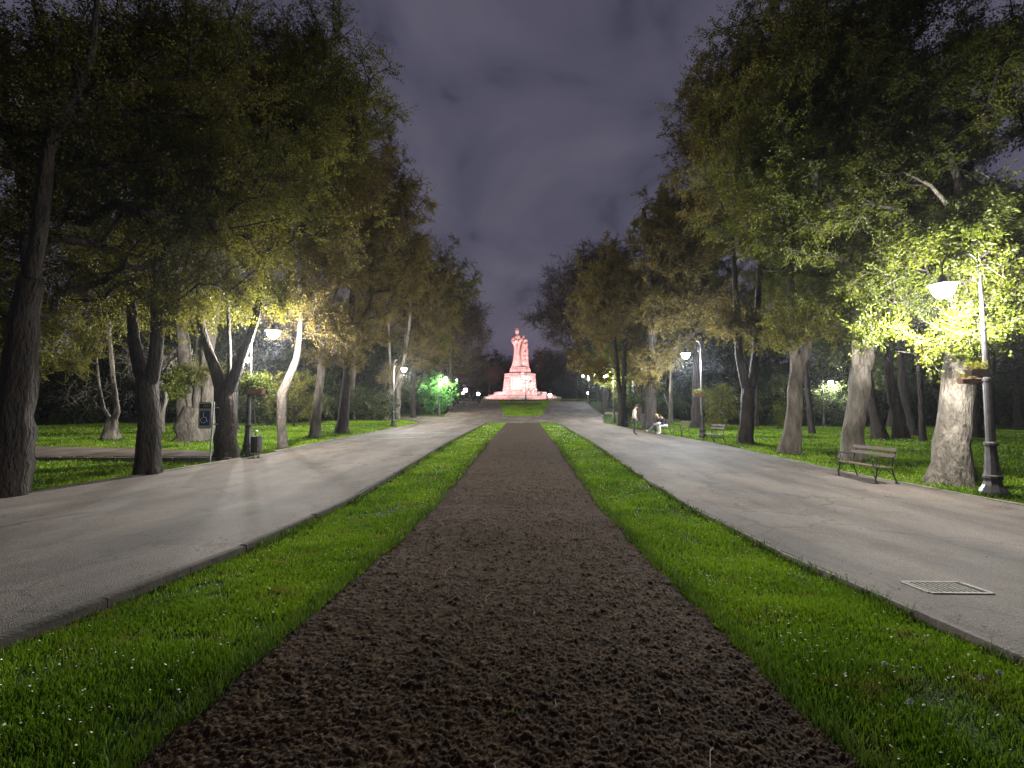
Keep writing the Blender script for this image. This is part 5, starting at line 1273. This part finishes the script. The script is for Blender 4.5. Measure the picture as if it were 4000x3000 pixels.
def person(loc, rz, lab, J, top, legs, shoe, hair, group=None, fingers=True, s=1.0):
    """J: joint positions, local, figure facing +y; body grown with a Skin modifier as one surface"""
    root = empty('person', loc, rz); tag(root, lab, 'person', group); root.scale = (s, s, s)
    V = []; E = []; Rd = []; M = []
    def add(p, r_, m, par=None):
        V.append(Vector(p)); Rd.append(r_ if hasattr(r_, '__len__') else (r_, r_)); M.append(m)
        if par is not None: E.append((par, len(V) - 1))
        return len(V) - 1
    pel = add(J['pelvis'], (.155, .12), 1)
    wa = add(Vector(J['pelvis']).lerp(Vector(J['chest']), .45), (.145, .11), 0, pel)
    ch = add(J['chest'], (.165, .125), 0, wa)
    nk0 = add(J['neckbase'], (.085, .07), 0, ch)
    nk = add(Vector(J['neckbase']).lerp(Vector(J['head']), .45), .05, 2, nk0)
    hd = add(J['head'], (.078, .092), 2, nk)
    d = (Vector(J['head']) - Vector(J['neckbase'])).normalized()
    add(Vector(J['head']) + d * .10, (.062, .072), 2, hd)
    for s_, k in ((-1, 'l'), (1, 'r')):
        sh = add(J['sho_' + k], .062, 0, ch); el = add(J['elb_' + k], .047, 0, add(Vector(J['sho_' + k]).lerp(Vector(J['elb_' + k]), .5), .055, 0, sh))
        wr = add(J['wri_' + k], .032, 0, el); hdn = Vector(J['hand_' + k]); pm = add(Vector(J['wri_' + k]).lerp(hdn, .55), (.036, .022), 2, wr)
        if fingers:
            dr = (hdn - Vector(J['wri_' + k])).normalized(); sd = Vector((0, 0, 1)).cross(dr)
            sd = Vector((0, 1, 0)) if sd.length < .2 else sd.normalized()
            p0 = V[pm]
            for q, L_ in ((-1.5, .055), (-.5, .066), (.5, .07), (1.5, .058)):
                a_ = add(p0 + dr * .045 + sd * q * .019, .009, 2, pm); add(V[a_] + dr * L_ * .6 + Vector((0, .0, -.012)), .008, 2, a_)
            a_ = add(p0 + sd * -.045 + dr * .005, .010, 2, pm); add(V[a_] + dr * .04 - sd * .01, .009, 2, a_)
        else: add(hdn, .024, 2, pm)
        hp = add(J['hip_' + k], .095, 1, pel); kn = add(J['kne_' + k], .062, 1, add(Vector(J['hip_' + k]).lerp(Vector(J['kne_' + k]), .5), .08, 1, hp))
        an_ = add(J['ank_' + k], .043, 1, add(Vector(J['kne_' + k]).lerp(Vector(J['ank_' + k]), .4), .058, 1, kn))
        add(Vector(J['toe_' + k]), .036, 3, add(Vector(J['ank_' + k]).lerp(Vector(J['toe_' + k]), .35) + Vector((0, 0, -.015)), .042, 3, an_))
    me = bpy.data.meshes.new('skel'); me.from_pydata([tuple(v) for v in V], E, [])
    ob = bpy.data.objects.new('skel', me); C.objects.link(ob)
    ob.modifiers.new('skin', 'SKIN'); sv = me.skin_vertices[0].data if len(me.skin_vertices) else None
    if sv is None:
        bpy.context.view_layer.objects.active = ob
        sv = me.skin_vertices[0].data
    for i_, r_ in enumerate(Rd): sv[i_].radius = r_; sv[i_].use_root = (i_ == 0)
    sb = ob.modifiers.new('sub', 'SUBSURF'); sb.levels = 2; sb.render_levels = 2
    dg = bpy.context.evaluated_depsgraph_get(); dg.update()
    bm = bpy.data.meshes.new_from_object(ob.evaluated_get(dg)); bpy.data.objects.remove(ob)
    bm.name = 'body'; bm.materials.clear()
    for m in (top, legs, SKIN, shoe): bm.materials.append(m)
    segs = [(V[a_], V[b_], M[b_]) for a_, b_ in E]
    for pl in bm.polygons:
        c = pl.center; best = 9; bmi = 0
        for a_, b_, m in segs:
            ab = b_ - a_; t = max(0, min(1, (c - a_).dot(ab) / max(ab.length_squared, 1e-9))); dd_ = (c - (a_ + ab * t)).length
            if dd_ < best: best = dd_; bmi = m
        pl.material_index = bmi; pl.use_smooth = True
    bo = bpy.data.objects.new('body', bm); C.objects.link(bo); bo.parent = root
    H = Vector(J['head']); f = Vector(J.get('face', (0, 1, 0))).normalized(); up = (d - f * d.dot(f)).normalized(); rt = f.cross(up)
    mb = MB(); n = 16; vs = []
    for i_ in range(9):
        th = math.pi * .62 * i_ / 8
        for k in range(n):
            an = 2 * math.pi * k / n
            loc_ = up * math.cos(th) * .125 + (rt * math.cos(an) * .092 + f * math.sin(an) * .108) * math.sin(th)
            if loc_.dot(f) > .045 and loc_.dot(up) < .075: loc_ = loc_ * .72
            vs.append(H + up * .035 + loc_ - f * .008)
    mb.add(vs, [(i_ * n + k, i_ * n + (k + 1) % n, (i_ + 1) * n + (k + 1) % n, (i_ + 1) * n + k) for i_ in range(8) for k in range(n)]); mb.build('hair', hair, root, smooth=True)
    mb = MB(); e0 = H + up * .045 + f * .085
    mb.tube([H + up * .05 + f * .088, H + up * .02 + f * .112, H + up * .012 + f * .09], [.009, .014, .008], 6)
    for s_ in (-1, 1): mb.ell(tuple(H + up * .02 + rt * s_ * .088), (.012, .02, .03), 8, 6)
    mb.build('face', SKIN, root, smooth=True)
    mb = MB()
    for s_ in (-1, 1): mb.ell(tuple(e0 + rt * s_ * .032 + f * .004), (.010, .007, .007), 8, 6)
    mb.box(tuple(H - up * .03 + f * .092), (.045, .006, .008)); mb.build('eyes', HAIRD, root)
    return root
stand = dict(pelvis=(0, 0, .95), chest=(0, .0, 1.30), neckbase=(0, .03, 1.48), head=(0, .10, 1.64), face=(0, 1, -.55), sho_l=(-.19, 0, 1.42), sho_r=(.19, 0, 1.42), elb_l=(-.25, -.06, 1.14), elb_r=(.25, -.06, 1.14),
             wri_l=(-.19, .10, .95), wri_r=(.19, .10, .95), hand_l=(-.14, .13, .87), hand_r=(.14, .13, .87), hip_l=(-.10, 0, .90), hip_r=(.10, 0, .90), kne_l=(-.11, .03, .50), kne_r=(.10, .01, .50), ank_l=(-.11, -.03, .09), ank_r=(.10, -.04, .09), toe_l=(-.12, .16, .04), toe_r=(.12, .14, .04))
p = grd(1371, 938.5, PH); person((p.x, p.y, g1(p.x, p.y) + PH), -math.pi / 2 - .1, 'person in cream knit top and dark trousers standing with lowered head', stand, KNIT, CHAR, SHOE, HAIRD, 'people by the right benches')
# seated pair on bench: local +y faces the road
bx, by = bspec[3][0], bspec[3][1]; bzz = bl[3].location.z
sit = dict(pelvis=(0, 0, .52), chest=(0, .14, .82), neckbase=(0, .24, .97), head=(0, .36, 1.06), face=(0, .8, -.75), sho_l=(-.18, .20, .92), sho_r=(.18, .20, .92), elb_l=(-.24, .28, .68), elb_r=(.24, .28, .68),
           wri_l=(-.12, .45, .62), wri_r=(.12, .46, .62), hand_l=(-.05, .54, .60), hand_r=(.05, .54, .60), hip_l=(-.10, .05, .50), hip_r=(.10, .05, .50), kne_l=(-.14, .46, .52), kne_r=(.15, .45, .52), ank_l=(-.12, .44, .10), ank_r=(.16, .40, .10), toe_l=(-.14, .62, .05), toe_r=(.18, .58, .05))
person((bx + .22, by - .35, bzz), math.pi / 2 + .1, 'person in a dark jacket and white trousers bending over on the bench', sit, BLACK, WHT, WHT, HAIRD, 'people by the right benches')
sit2 = dict(sit); sit2.update(head=(0, .34, 1.10), kne_l=(-.12, .42, .70), ank_l=(-.10, .62, .34), kne_r=(.14, .48, .55), ank_r=(.10, .92, .14), toe_r=(.10, 1.04, .24), toe_l=(-.10, .80, .30))
sit2['ank_l'] = (-.12, .52, .10); sit2['toe_l'] = (-.12, .70, .05)
person((bx + .22, by + .35, bzz), math.pi / 2, 'fair haired person in grey jeans with one leg stretched out on the bench', sit2, BLACK, DENIM, TAN, HAIRB, 'people by the right benches')
mb = MB(); mb.ell((0, 0, .12), (.16, .24, .13), 14, 10, .05); bo = mb.build('shoulder_bag', BAGM, smooth=True); bo.location = (bx - .22, by - .30, bzz + .50); tag(bo, 'crumpled grey bag on the lap of the person in white trousers', 'bag')
walk = dict(stand); walk.update(head=(0, .05, 1.66), face=(0, 1, 0), hand_l=(-.25, .12, .80), wri_l=(-.25, .08, .90), elb_l=(-.25, -.02, 1.14), hand_r=(.26, -.05, .80), wri_r=(.26, -.04, .90), elb_r=(.25, -.05, 1.14), kne_l=(-.10, .14, .52), ank_l=(-.10, .22, .10), toe_l=(-.10, .40, .06), kne_r=(.10, .02, .50), ank_r=(.10, -.22, .14), toe_r=(.10, -.06, .05))
stride = dict(walk); stride.update(ank_l=(-.10, .40, .10), toe_l=(-.10, .57, .08), kne_l=(-.10, .24, .52), ank_r=(.10, -.42, .18), toe_r=(.10, -.28, .06), kne_r=(.10, -.08, .50), pelvis=(0, 0, .92))
for (u, v, rz, J, t_, l_, lab) in ((1002.2, 877.5, .1, walk, NAVY, BLACK, 'person in dark clothes walking alone, leftmost on the upper path'), (1014.5, 877, .0, stand, CHAR, BRN, 'person in dark jacket second from left on the upper path'),
                                  (1021.3, 874.5, .3, walk, BLACK, BLACK, 'person in black with a long coat, third from left on the upper path'), (1032.5, 875.5, .2, walk, NAVY, NAVY, 'person in dark blue, left one of the close walking pair'),
                                  (1036.5, 875, -.1, walk, BLACK, CHAR, 'person in black, right one of the close walking pair'), (1181.5, 869.5, -1.4, stride, BLACK, BLACK, 'person in black striding past the right foot of the monument')):
    p = grd(u, v, PH); person((p.x, p.y, g1(p.x, p.y) + PH), rz, lab, J, t_, l_, SHOE, HAIRD, 'walkers near the monument', fingers=True)
